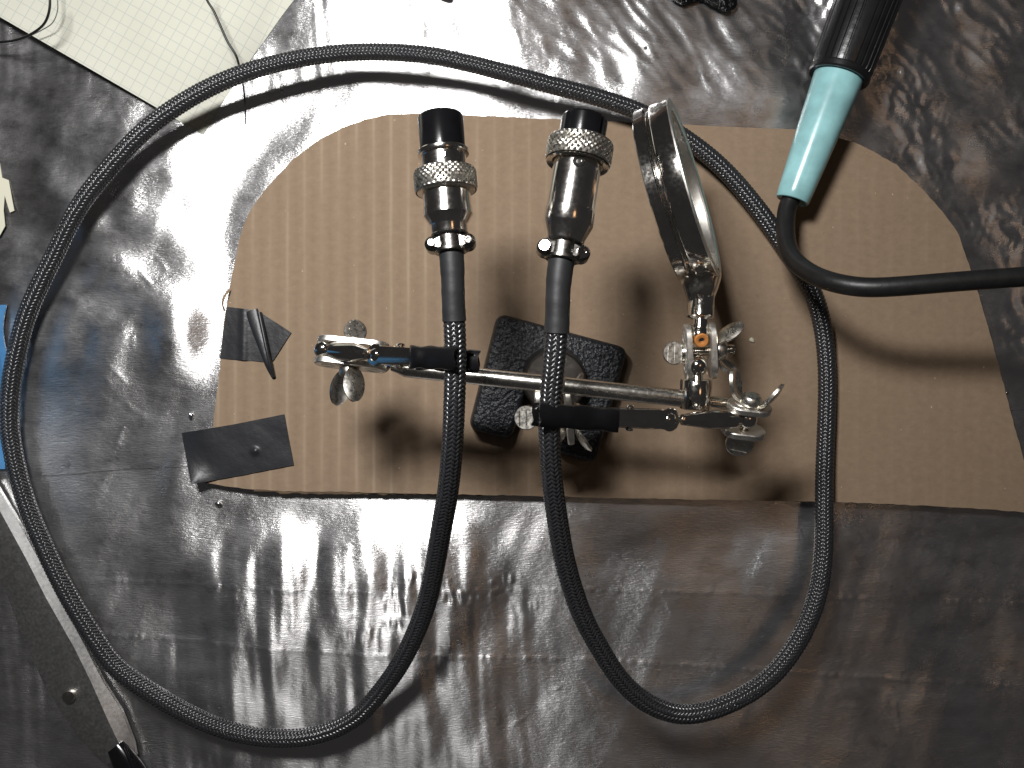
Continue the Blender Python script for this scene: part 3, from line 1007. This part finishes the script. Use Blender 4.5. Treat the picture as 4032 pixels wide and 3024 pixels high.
ZR = 53.0
rodL = P(1560, 1447, ZR - 1); rodR = P(2705, 1571, ZR)
d = (rodR - rodL).normalized()
mb = MB(); mb.lathe(frame(rodL, d), [(1.2, -1.5), (1.6, 0), (2.4, 2.2), (2.62, 3.0), (2.62, (rodR - rodL).length)], 40); mb.build("crossbar", M_ROUGH, root_h, sharp=35)
stubR = P(2862, 1588, ZR)
mb = MB(); mb.lathe(frame(rodR, (stubR - rodR).normalized()), [(1.7, 0), (1.7, (stubR - rodR).length - 0.3), (1.4, (stubR - rodR).length)], 28); mb.build("crossbar_end", M_NICKEL, root_h, sharp=35)

# centre joint on the post
CJ = P(2182, 1634, 46.5)
joint(CJ, (1, 0.10, 0.02), (0.08, -0.90, -0.42), 9.0, 21.0, 9.0, (0.2, -1, 0.15), 7.6, (0.1, 0.05, 1), M_NICKEL, 5.0, bolt_out=1.0, wk=dict(reach=10.0, rise=4.0, w1=3.9))
ball(P(2178, 1512, ZR), 4.1, "crossbar_ball", M_WORN)
pj = CJ + Vector((0.03, -0.90, -0.42)).normalized() * 6.4
ball(pj, 3.5, "post_ball")
mb = MB(); mb.tube([Vector((bc.x, bc.y - 1.5, 22)), Vector((bc.x, bc.y - 4, 30)), pj.lerp(Vector((bc.x, bc.y - 4, 30)), 0.35), pj], 2.4, 20); mb.build("post", M_NICKEL, root_h)

# left joint
CL = P(1386, 1394, 55.0)
joint(CL, (-0.10, -0.97, 0.20), (0.985, -0.15, 0.0), 6.6, 21.5, 8.4, (0.55, 0, 0.84), 6.9, (0.5, 0.0, 1), M_NICKEL, 4.5, bolt_out=0.5, wk=dict(reach=4.2, rise=9.5, w1=3.0))
ball(P(1276, 1377, 56), 3.0, "clip_ball")
ball(P(1503, 1432, 53), 2.9, "crossbar_ball")

# right joint
CR = P(2938, 1650, 56)
joint(CR, (0.10, 0.88, 0.46), (0.98, -0.10, 0.0), 8.2, 13.2, 8.6, (1.0, 0.0, 0.7), 8.4, (-0.05, 0.05, 1), M_NICKEL, 5.0, bolt_out=0.2, wk=dict(w1=3.6, reach=5.4, rise=8.0))
ball(P(2942, 1650, 57.5), 2.9, "clip_ball")

# magnifier joint
CM = P(2756, 1384, 57.0)
joint(CM, (1, 0.06, 0.05), (-0.02, -1, -0.12), 7.2, 16.8, 8.4, (0.05, 0.8, 0.6), 7.0, (0, 0, 1), M_NICKEL, 4.6)
mb = MB()
cc = P(2738, 1545, ZR)
mb.lathe(frame(cc + Vector((0, -5.0, 0)), (0.02, 1, 0.06), (1, 0, 0)), [(3.9, -0.2), (4.6, 0.1), (4.75, 0.5), (4.75, 8.6), (4.5, 9.0), (3.0, 9.1)], 40); mb.build("crossbar_collar", M_CHROME, root_h, sharp=35)
mb = MB(); prof = []
sb0 = cc + Vector((0, 1.5, 2.6)); sb1 = P(2746, 1450, 59.5)
Ls = (sb1 - sb0).length; z = 0
while z < Ls - 1.5:
    prof += [(1.75, z), (1.45, z + 0.3)]; z += 0.6
prof += [(2.0, z), (2.0, Ls)]
mb.lathe(frame(sb0, sb1 - sb0), prof, 24); mb.build("collar_screw", M_NICKEL, root_h, sharp=60)
ball(P(2746, 1441, 58.5), 3.1, "collar_ball")
hb = P(2755, 1318, 58.5)
ball(hb, 3.1, "handle_ball")
mb = MB(); mb.lathe(frame(hb + Vector((0, -1.4, 1.6)), (0, -0.45, 1)), [(0.9, 0.3), (0.9, 1.2), (1.2, 1.35), (1.9, 1.35), (2.1, 1.1), (2.1, 0.4)], 28, True, False); mb.build("ball_insert", M_COPPER, root_h)

# magnifier: rim, lens, ferrule, handle
mag_n = Vector((0.908, 0.250, 0.335)).normalized()
mag_d = Vector((0.265, -0.964, 0.0)); mag_d = (mag_d - mag_n * mag_d.dot(mag_n)).normalized()
MC = P(2672, 765, 56.0)
Mm = frame(MC, mag_n, mag_d)
mb = MB(); R = 26.8
mb.lathe(Mm, [(R - 2.0, -5.4), (R - 0.3, -5.5), (R, -5.2), (R + 0.15, -2.5), (R - 0.2, -2.0), (R - 1.1, -1.6), (R - 1.1, -1.2), (R - 0.2, -0.8), (R + 0.2, -0.2), (R + 0.15, 4.7), (R - 0.2, 5.1), (R - 2.2, 5.2),
              (R - 2.3, 4.8), (R - 0.9, 4.3), (R - 1.3, -4.8), (R - 2.0, -4.9), (R - 2.0, -5.4)], 128, False, False)
mag = mb.build("magnifier", M_CHROME, root_h, sharp=35)
mb = MB(); mb.lathe(Mm, [(R - 3.0, 4.3), (R - 3.1, 4.9), (R - 2.6, 5.3), (R - 0.6, 5.45), (R + 0.25, 5.2), (R + 0.3, 4.85), (R - 0.7, 4.35)], 128, False, False)
mb.build("rim_lip", M_PLATE, mag, sharp=35)
mb = MB(); mb.lathe(Mm, [(R - 1.45, -4.7), (R - 1.7, -4.6), (R - 1.55, 0.8), (R - 1.5, 4.2), (R - 1.1, 4.3)], 128, False, False)
mb.build("inner_ring", M_PLATE, mag, sharp=35)
mag["label"] = "round magnifier seen nearly edge on"
mb = MB(); Rl = R - 1.75; prof = []
for i in range(1, 13):
    t = i / 12; r = Rl * t; prof.append((r, -2.6 * (1 - t * t) - 0.6))
for i in range(12, 0, -1):
    t = i / 12; r = Rl * t; prof.append((r, 2.6 * (1 - t * t) + 0.6))
mb.lathe(Mm, prof, 96); mb.build("lens", M_GLASS, mag, sharp=60)
hs = MC + mag_d * (R - 0.5)
he = hb
hd = (he - hs).normalized()
mb = MB()
# ferrule bracket tapering from the rim to the handle
q = []
sidev = mag_n
upv = hd.cross(sidev).normalized()
for (t, wn, wu) in [(-1.0, 5.4, 5.6), (0.6, 5.3, 5.4), (3.5, 4.6, 4.5), (6.5, 3.6, 3.5), (7.2, 2.6, 2.6)]:
    c = hs + hd * t
    ring = []
    for i in range(24):
        a = 2 * math.pi * i / 24
        cx_, sx_ = math.cos(a), math.sin(a)
        k = (abs(cx_) ** 5 + abs(sx_) ** 5) ** (-1 / 5)
        ring.append(c + sidev * (wn * k * cx_) + upv * (wu * k * sx_))
    q.append(ring)
vs = [p for r_ in q for p in r_]; fs = []
for j in range(len(q) - 1):
    for i in range(24):
        k = (i + 1) % 24; fs.append((j * 24 + i, j * 24 + k, (j + 1) * 24 + k, (j + 1) * 24 + i))
fs.append(tuple(range(23, -1, -1))); fs.append(tuple((len(q) - 1) * 24 + i for i in range(24)))
mb.add(vs, fs); mb.build("ferrule", M_NICKEL, mag, sharp=35)
Lh = (he - hs).length
mb = MB(); mb.lathe(frame(hs, hd), [(3.6, 4.5), (3.85, 5.0), (3.9, Lh * 0.68), (3.6, Lh * 0.70), (2.5, Lh * 0.725), (2.3, Lh * 0.74), (2.35, Lh * 0.83), (2.6, Lh * 0.84), (2.6, Lh * 0.90), (2.0, Lh * 0.95), (2.0, Lh)], 40); mb.build("handle", M_CHROME, mag, sharp=35)

# alligator clips
def jaw_tube(pts, w, h, n=24):
    """flattened sleeve along pts"""
    mb = MB(); mb.tube(pts, lambda t: w, n, False, h / w); return mb

def clip(ballc, pivot, tip_hi, tip_lo, sl_hi, sl_lo, ww, root_label, flip, tube_frac=(0.18, 0.62)):
    """ballc: ball, pivot: rounded tail of the upper arm, tips of the upper and lower jaw"""
    ax = (tip_hi - pivot); ax.z = 0; ax.normalize()
    side = Vector((0, 0, 1)).cross(ax)
    st = (pivot - ballc)
    # stem is the clip part itself: rod and crimped tube
    mb = MB()
    fr = frame(ballc, st.normalized())
    Ls = st.length
    mb.lathe(fr, [(1.5, 1.5), (1.5, Ls * tube_frac[0]), (2.6, Ls * tube_frac[0] + 0.3), (2.75, Ls * tube_frac[0] + 0.8), (2.8, Ls * tube_frac[1]), (2.4, Ls * tube_frac[1] + 1.5), (1.6, Ls * 0.86)], 32)
    c = mb.build("alligator_clip", M_CHROME, root_h, sharp=35)
    c["label"] = root_label
    # upper arm: long channel with round tail
    def arm(p0, p1, w0, w1, name, tail, zsg):
        dx = (p1 - p0); L = dx.length; dx.normalize()
        nrm_ = dx.cross(side).normalized()
        if nrm_.z < 0: nrm_ = -nrm_
        Ma = frame(p0, nrm_, dx)
        g = []
        x0 = -tail if tail else 0.0
        ns = 44
        for i in range(ns + 1):
            x = x0 + (L - x0) * i / ns
            w = w0 + (w1 - w0) * max(0, x) / L
            fl = 2.2 * min(1, max(0, (x - (tail if tail else 0)) / 5.0))
            if tail and x < tail * 0.85:
                w = max(w if x > 0 else 0, math.sqrt(max(0.02, tail * tail - x * x)))
            row = []
            for (t, dn, f) in ((-1, 0.55, 1), (-1, 0.45, 0.35), (-0.93, 0.22, 0), (-0.6, 0.06, 0), (0, 0, 0), (0.6, 0.06, 0), (0.93, 0.22, 0), (1, 0.45, 0.35), (1, 0.55, 1)):
                row.append(Ma @ Vector((x, t * w, -zsg * (dn + f * fl))))
            g.append(row)
        mb = MB(); mb.sheet(g, 0.35)
        if tail:
            mb.lathe(frame(Ma @ Vector((0, 0, 0.02)), nrm_), [(tail * 0.56, -0.02), (tail * 0.50, 0.30), (tail * 0.34, 0.62), (tail * 0.16, 0.78), (0.05, 0.82)], 28, False, True)
        mb.build(name, M_CHROME, c, sharp=35)
    arm(pivot, tip_hi - ax * 1.2, ww * 0.94, ww * 0.72, "upper_jaw", ww * 1.12, 1)
    plo = Vector((pivot.x, pivot.y, pivot.z - 3.0)) + ax * 3.0
    arm(plo, tip_lo - ax * 1.0, ww * 0.86, ww * 0.70, "lower_jaw", 0, -1)
    # pivot pin across the flanges
    pm = pivot.lerp(tip_hi, 0.33) + Vector((0, 0, -1.6))
    mb = MB(); mb.lathe(frame(pm - side * (ww + 0.6), side), [(0.9, 0), (1.1, 0.2), (1.1, 0.7), (0.7, 0.8), (0.7, 2 * ww + 0.4), (1.1, 2 * ww + 0.5), (1.1, 2 * ww + 1.0), (0.9, 2 * ww + 1.2)], 20); mb.build("pivot_pin", M_NICKEL, c, sharp=35)
    # black sleeves
    for (nm, s0, tip, hh, zo) in (("upper_sleeve", sl_hi, tip_hi, 1.75, -0.3), ("lower_sleeve", sl_lo, tip_lo, 1.7, 0.1)):
        pts = []
        for i in range(15):
            t = i / 14; p = s0.lerp(tip, t)
            pts.append(p + Vector((0, 0, zo + 0.50 * math.sin(t * 13) * (1 - t))))
        dxs = (tip - s0).normalized()
        rsl = random.Random(5)
        mb = MB()
        n_ = 28; vs = []; fs = []
        for shell in (0.0, 0.45):
            for i, p in enumerate(pts):
                t = i / 14
                w = (ww * 1.06 + 0.24 * math.sin(t * 15 + 1) * (1 - 0.5 * t)) - shell
                h_ = hh * (1 + 0.12 * math.sin(t * 9)) - shell
                for k in range(n_):
                    a = 2 * math.pi * k / n_
                    jag = 0.35 * math.sin(3 * a + 1) if i == 14 else 0
                    vs.append(p + side * (w * math.cos(a)) + Vector((0, 0, 1)) * (h_ * math.sin(a)) + dxs * jag)
        m_ = 15
        for sh in (0, 1):
            b0 = sh * m_ * n_
            for j in range(m_ - 1):
                for i in range(n_):
                    k = (i + 1) % n_; f = (b0 + j * n_ + i, b0 + j * n_ + k, b0 + (j + 1) * n_ + k, b0 + (j + 1) * n_ + i)
                    fs.append(f if sh == 0 else f[::-1])
        for e in (0, m_ - 1):
            for i in range(n_):
                k = (i + 1) % n_; fs.append((e * n_ + i, e * n_ + k, m_ * n_ + e * n_ + k, m_ * n_ + e * n_ + i))
        mb.add(vs, fs); mb.build(nm, M_JAW, c, sharp=50)
    return c

clip(P(1276, 1377, 56), P(1472, 1397, 67.0), P(1792, 1410, 84.6), P(1886, 1424, 76.3), P(1612, 1406, 75.0), P(1640, 1412, 68.5), 2.95,
     "clip gripping the left connector's cable, bluish tail", 1)
clip(P(2942, 1650, 57.5), P(2643, 1653, 66.0), P(2128, 1633, 86.0), P(2098, 1630, 77.6), P(2436, 1655, 74.5), P(2420, 1655, 68.5), 3.05,
     "clip gripping the right connector's cable", -1, (0.16, 0.55))

# ------------------------------------------------------------------ soldering iron
root_s = thing("soldering_iron", P(3200, 550, 4), "soldering iron with ribbed black handle, turquoise sleeve and black cord", "soldering iron")
se = P(3118, 792, 15.5); st_ = P(3302, 302, 17.5)
ad = (st_ - se).normalized()
Lsl = (st_ - se).length
Ms = frame(se, ad, Vector((1, 0, 0)))
mb = MB(); mb.lathe(Ms, [(3.5, 0.8), (4.9, 0.0), (5.4, 0.15), (5.65, 0.6), (5.9, 3.0), (7.2, Lsl * 0.55), (8.3, Lsl - 1.0), (8.3, Lsl + 2)], 64); mb.build("strain_relief_sleeve", M_TEAL, root_s, sharp=35)
mb = MB()
def ribs(a, h):
    x = (a / (2 * math.pi) * 30) % 1.0
    grp = int(a / (2 * math.pi) * 30) % 5
    return 1.0 - (0.045 if (x < 0.22 and grp != 2) else 0.0)
zh = Lsl
mb.lathe(Ms, [(8.4, zh + 0.6), (8.6, zh - 0.4), (9.9, zh - 0.6), (10.3, zh), (10.3, zh + 1.6), (10.0, zh + 2.0)], 96, False, False)
mb.lathe(Ms, [(8.4, zh + 0.8), (10.05, zh + 2.0), (10.35, zh + 3.2), (10.7, zh + 20), (11.2, zh + 45), (11.4, zh + 75), (10.6, zh + 78)], 300, True, True, ribs)
mb.build("handle", M_GRIP, root_s, sharp=30)
mb = MB()
cp = spline([se + ad * 3, P(3103, 797, 15.7), P(3094, 870, 18), P(3094, 943, 22), P(3119, 1016, 28), P(3179, 1069, 36), P(3265, 1108, 44), P(3398, 1132, 50), P(3530, 1128, 53), P(3729, 1112, 56), P(3995, 1092, 59), P(4300, 1072, 62)], 1.0, 3.0)
mb.tube([Vector(p) for p in cp], lambda t: 3.15 - 0.25 * t, 24); cordo = mb.build("cord", M_CORD, root_s)
rf = random.Random(2)
mb = MB()
for (u, v, r_) in [(3228, 1112, 0.55), (3243, 1108, 0.35), (3252, 1139, 0.42), (3272, 1126, 0.4), (3284, 1130, 0.45), (3296, 1136, 0.8), (3300, 1122, 0.35), (3238, 1120, 0.3)]:
    i = int(np.argmin([(Vector(q) - P(u, v, 44)).length for q in cp])); c = Vector(cp[i]); tg = (Vector(cp[i + 1]) - c).normalized()
    k = P(u, v, c.z) - c; sd = Vector((0, 0, 1)).cross(tg).normalized(); off = max(-2.6, min(2.6, k.dot(sd)))
    p = c + sd * off + Vector((0, 0, 1)) * math.sqrt(max(0, 3.02 ** 2 - off ** 2)) + tg * k.dot(tg) * 0.6
    nrm3 = (p - c).normalized()
    mb.lathe(frame(p, nrm3), [(r_, -0.1), (r_ * 0.8, 0.12), (r_ * 0.3, 0.2)], 9)
mb.build("flux_stain", M_FLECK, cordo)

# ------------------------------------------------------------------ graph paper
root = thing("graph_paper_pad", P(500, 100, 1), "cream grid paper sheet with curled edges in the upper left corner", "paper")
pa = P(0, 67, 8); pb = P(784, 520, 3); pc = P(1179, 0, 4)
def paper_grid(lift, shrink, curl):
    e_l = (P(784, 520, 6) - P(-420, -176, 6)); e_r = (P(1420, -318, 6) - P(784, 520, 6))
    c0 = P(784, 520, 6)
    g = []
    nu, nv_ = 70, 50
    for i in range(nu + 1):
        row = []
        for j in range(nv_ + 1):
            s = i / nu; t = j / nv_
            p = c0 - e_l * s * (1 - shrink) + e_r * t * (1 - shrink) - e_l * shrink * 0.5 + e_r * shrink * 0.5
            # right border bows outwards a little towards the middle
            bow = 3.2 * math.sin(math.pi * min(1, t * 1.25)) * (1 - s) ** 6
            p = p + Vector((0.86, -0.5, 0)) * (-bow)
            dr = s * e_l.length; db = t * e_r.length
            z = 6.0 + lift
            z -= curl * max(0, 1 - dr / 19.0) ** 2 * 4.6
            z -= 2.5 * max(0, 1 - math.hypot(dr, db) / 38.0) ** 1.5
            z += 0.5 * math.sin(dr / 17.0 + 0.8) * math.sin(db / 24.0 + 0.6)
            zmin = float(foil_z(np.array([p.x]), np.array([p.y]))[0]) + 0.3 + lift
            row.append(Vector((p.x, p.y, max(z, zmin))))
        g.append(row)
    return g
mb = MB(); mb.sheet(paper_grid(0.0, 0.0, 1.0), 0.16, (0, 0, 1)); mb.build("top_page", M_PAPER, root, sharp=60)
mb = MB(); mb.sheet(paper_grid(-1.2, 0.05, 1.0), 0.16, (0, 0, 1)); mb.build("lower_page", M_PAPER, root, sharp=60)

# thin wires, and a grey strand for a wire shadow
root = MB()
w = spline([P(800, -60, 20), P(814, 0, 18), P(838, 36, 17), P(863, 91, 16), P(899, 170, 15), P(930, 219, 14), P(948, 292, 11), P(960, 355, 8), P(966, 430, 5.5), P(966, 490, 4.0)], 0.8, 1.5)
w[:, 2] = np.maximum(w[:, 2], foil_z(w[:, 0], w[:, 1]) + 0.5)
root.tube([Vector(p) for p in w], lambda t: 0.42 if t < 0.62 else 0.30, 10)
o = root.build("thin_wire", M_WIRE, None, base=Vector(w[-1])); tag(o, "thin black wire running down across the graph paper and under the braided cable", "wire")
mb = MB()
w = spline([P(190, -60, 24), P(197, 0, 23), P(194, 43, 22), P(176, 91, 20), P(128, 131, 17), P(61, 158, 13), P(0, 166, 10), P(-80, 170, 7)], 0.8, 1.5)
mb.tube([Vector(p) for p in w], 0.42, 10)
o = mb.build("thin_wire", M_WIRE, None, base=Vector(w[-1])); tag(o, "thin black wire curling over the graph paper's corner at the far upper left", "wire")
mb = MB()
w = spline([P(222, -60, 13), P(226, 0, 12), P(228, 36, 11.5), P(207, 91, 11), P(176, 112, 10.6), P(122, 140, 9.6), P(60, 168, 8), P(-40, 180, 6)], 0.8, 1.5)  # grey strand added in place of the black wire's shadow
mb.tube([Vector(p) for p in w], 0.18, 8)
o = mb.build("thin_wire", M_WIRE_SHADOW, None, base=Vector(w[-1])); tag(o, "very thin grey wire beside the black wire at the far upper left", "wire")

# ------------------------------------------------------------------ steel scraper in the lower left corner
root = thing("metal_scraper", P(276, 2739, 1), "flat dull steel tool blade with a round rivet and black handle end, lower left corner", "tool")
ZK = 5.2
ridge = [(-60, 1905), (12, 2034), (100, 2195), (182, 2356), (292, 2550), (358, 2684), (425, 2836), (477, 2945), (497, 2985)]
leftb = [(-260, 1905), (-120, 2034), (-30, 2195), (32, 2356), (108, 2550), (168, 2684), (262, 2836), (360, 2955), (420, 3010)]
rightb = [(-24, 1895), (52, 2020), (140, 2180), (226, 2345), (330, 2535), (405, 2684), (478, 2800), (524, 2918), (536, 2975)]
g = []
for a, b, c in zip(leftb, ridge, rightb):
    A_, B2, C_ = P(a[0], a[1], ZK - 1.0), P(b[0], b[1], ZK), P(c[0], c[1], ZK - 2.2)
    g.append([A_, A_.lerp(B2, 0.33) + Vector((0, 0, 0.15)), A_.lerp(B2, 0.66) + Vector((0, 0, 0.2)), B2, B2.lerp(C_, 0.5), C_])
mb = MB(); mb.sheet(g, 1.6, (0, 0, 1)); mb.build("blade", M_BLADE, root, sharp=12)
mb = MB(); rc_ = P(276, 2739, ZK - 0.4)
mb.lathe(frame(rc_, (0.05, 0, 1)), [(2.3, -0.5), (2.3, 1.3), (2.0, 1.7), (1.2, 1.85), (0.2, 1.9)], 32); mb.build("rivet", M_NICKEL, root, sharp=40)
mb = MB()
mb.tube([P(455, 2940, 5.0), P(478, 2975, 5.4), P(510, 3030, 5.6), P(560, 3130, 5.6)], lambda t: 3.2 + 2.6 * t, 24, True, 0.72)
mb.tube([P(490, 2945, 7.0), P(520, 3010, 8.6), P(560, 3100, 9.2)], 0.6, 8)
mb.build("handle", M_CAP, root, sharp=50)

# ------------------------------------------------------------------ blue plastic and cream patch at the left edge
mb = MB()
ge = []
for i in range(26):
    t = i / 25; v = 1205 + t * 640
    xr = 52 - 6 * math.sin(t * 9) - (30 * max(0, t - 0.75) * 3)
    row = []
    for j in range(20):
        s = j / 19
        p = P(xr, v, 0)
        z = float(foil_z(np.array([p.x]), np.array([p.y]))[0]) + 0.9
        dx_ = 6 * min(1, s * 5) + 26 * max(0, s - 0.2) ** 0.8
        up_ = 112 * max(0, s - 0.12) ** 1.15
        yy_ = p.y + (t - 0.5) * 44 * max(0, s - 0.15)
        wob = 0.5 * math.sin(t * 11 + s * 5) + 0.9 * math.sin(t * 5 - s * 9) * s
        row.append(Vector((p.x - dx_ - wob, yy_, z + up_ + 0.3 * math.sin(t * 13))))
    ge.append(row)
mb.sheet(ge, 0.6)
o = mb.build("blue_plastic_bin", M_BLUE, None, base=ge[0][0]); tag(o, "shiny blue plastic bin edge beside the cable at the left edge", "bin")
mb = MB()
outl = [(-160, 620), (0, 640), (10, 700), (36, 710), (50, 790), (58, 830), (40, 838), (28, 800), (20, 770), (16, 830), (22, 890), (0, 930), (-160, 950)]  # thin cream patch with an irregular outline
z0 = float(foil_z(np.array([P(0, 780).x]), np.array([P(0, 780).y]))[0])
mb.prism(frame((0, 0, z0 + 0.6), (0, 0, 1)), [tuple(P(u, v, z0 + 0.6)[:2]) for (u, v) in outl], 0, 0.3, 0.08)
o = mb.build("cream_patch", M_CREAM, None, base=P(-40, 780, z0 + 0.6)); tag(o, "irregular cream patch at the left edge above the blue plastic bin", "paper")

# ------------------------------------------------------------------ scraps and solder bits
def lump(name, u, v, size, flat, m, label, cat, seed, group=None, sub=3, rough=0.3):
    bm = bmesh.new(); bmesh.ops.create_icosphere(bm, subdivisions=sub, radius=1.0)
    r = random.Random(seed); dirs = [(Vector((r.gauss(0, 1), r.gauss(0, 1), r.gauss(0, 1))).normalized(), r.uniform(0.5, 1.0)) for _ in range(26)]
    c = P(u, v, 0); zf = float(foil_z(np.array([c.x]), np.array([c.y]))[0])
    if float(card_dist(np.array([c.x]), np.array([c.y]))[0]) < 0: zf = CARD_Z1
    mbx = MB(); vs = []
    for vt in bm.verts:
        k = 1.0
        for (dv, w_) in dirs: k -= rough * w_ * max(0, vt.co.dot(dv) - 0.78) * 3 * (1 if w_ > 0.7 else -0.8)
        p = vt.co * k
        vs.append(Vector((p.x * size[0], p.y * size[1], p.z * size[2] * flat)))
    zl = min(p.z for p in vs)
    a = r.uniform(0, 3); R_ = Matrix.Rotation(a, 3, 'Z')
    vs = [R_ @ p + Vector((c.x, c.y, zf - zl * 0.9)) for p in vs]
    mbx.add(vs, [[q.index for q in f.verts] for f in bm.faces]); bm.free()
    o = mbx.build(name, m, None, sharp=30, base=(c.x, c.y, zf)); return tag(o, label, cat, group)
lump("plastic_scrap", 2752, -48, (11, 9, 4), 1.0, M_SCRAP, "crumpled shiny black plastic scrap at the top edge left of the soldering iron", "scrap", 3, None, 4, 0.9)
lump("metal_offcut", 1748, -6, (3.2, 2.6, 3.0), 1.0, M_STEEL, "small dark metal offcut at the top edge above the left connector", "scrap", 8)
lump("solder_bead", 754, 1637, (1.5, 1.0, 0.8), 1.0, M_SOLDER, "tiny shiny solder bead on the foil just above the rectangular tape piece", "solder", 5, "solder bits on the foil")
lump("solder_bead", 861, 1984, (1.4, 1.0, 0.7), 1.0, M_SOLDER, "tiny shiny solder bead on the foil just below the cardboard's lower left corner", "solder", 6, "solder bits on the foil")
lump("solder_bead", 3962, 1546, (0.8, 0.7, 0.6), 1.0, M_SOLDER, "tiny solder speck on the foil beside the cardboard's right edge", "solder", 7, "solder bits on the foil")
lump("solder_bead", 2538, 196, (0.7, 0.6, 0.5), 1.0, M_SOLDER, "tiny solder speck on the foil above the magnifier", "solder", 9, "solder bits on the foil")
lump("solder_bead", 2944, 1342, (1.0, 0.9, 0.4), 1.0, M_CREAM, "tiny pale speck on the cardboard right of the magnifier's wing nut", "speck", 12)
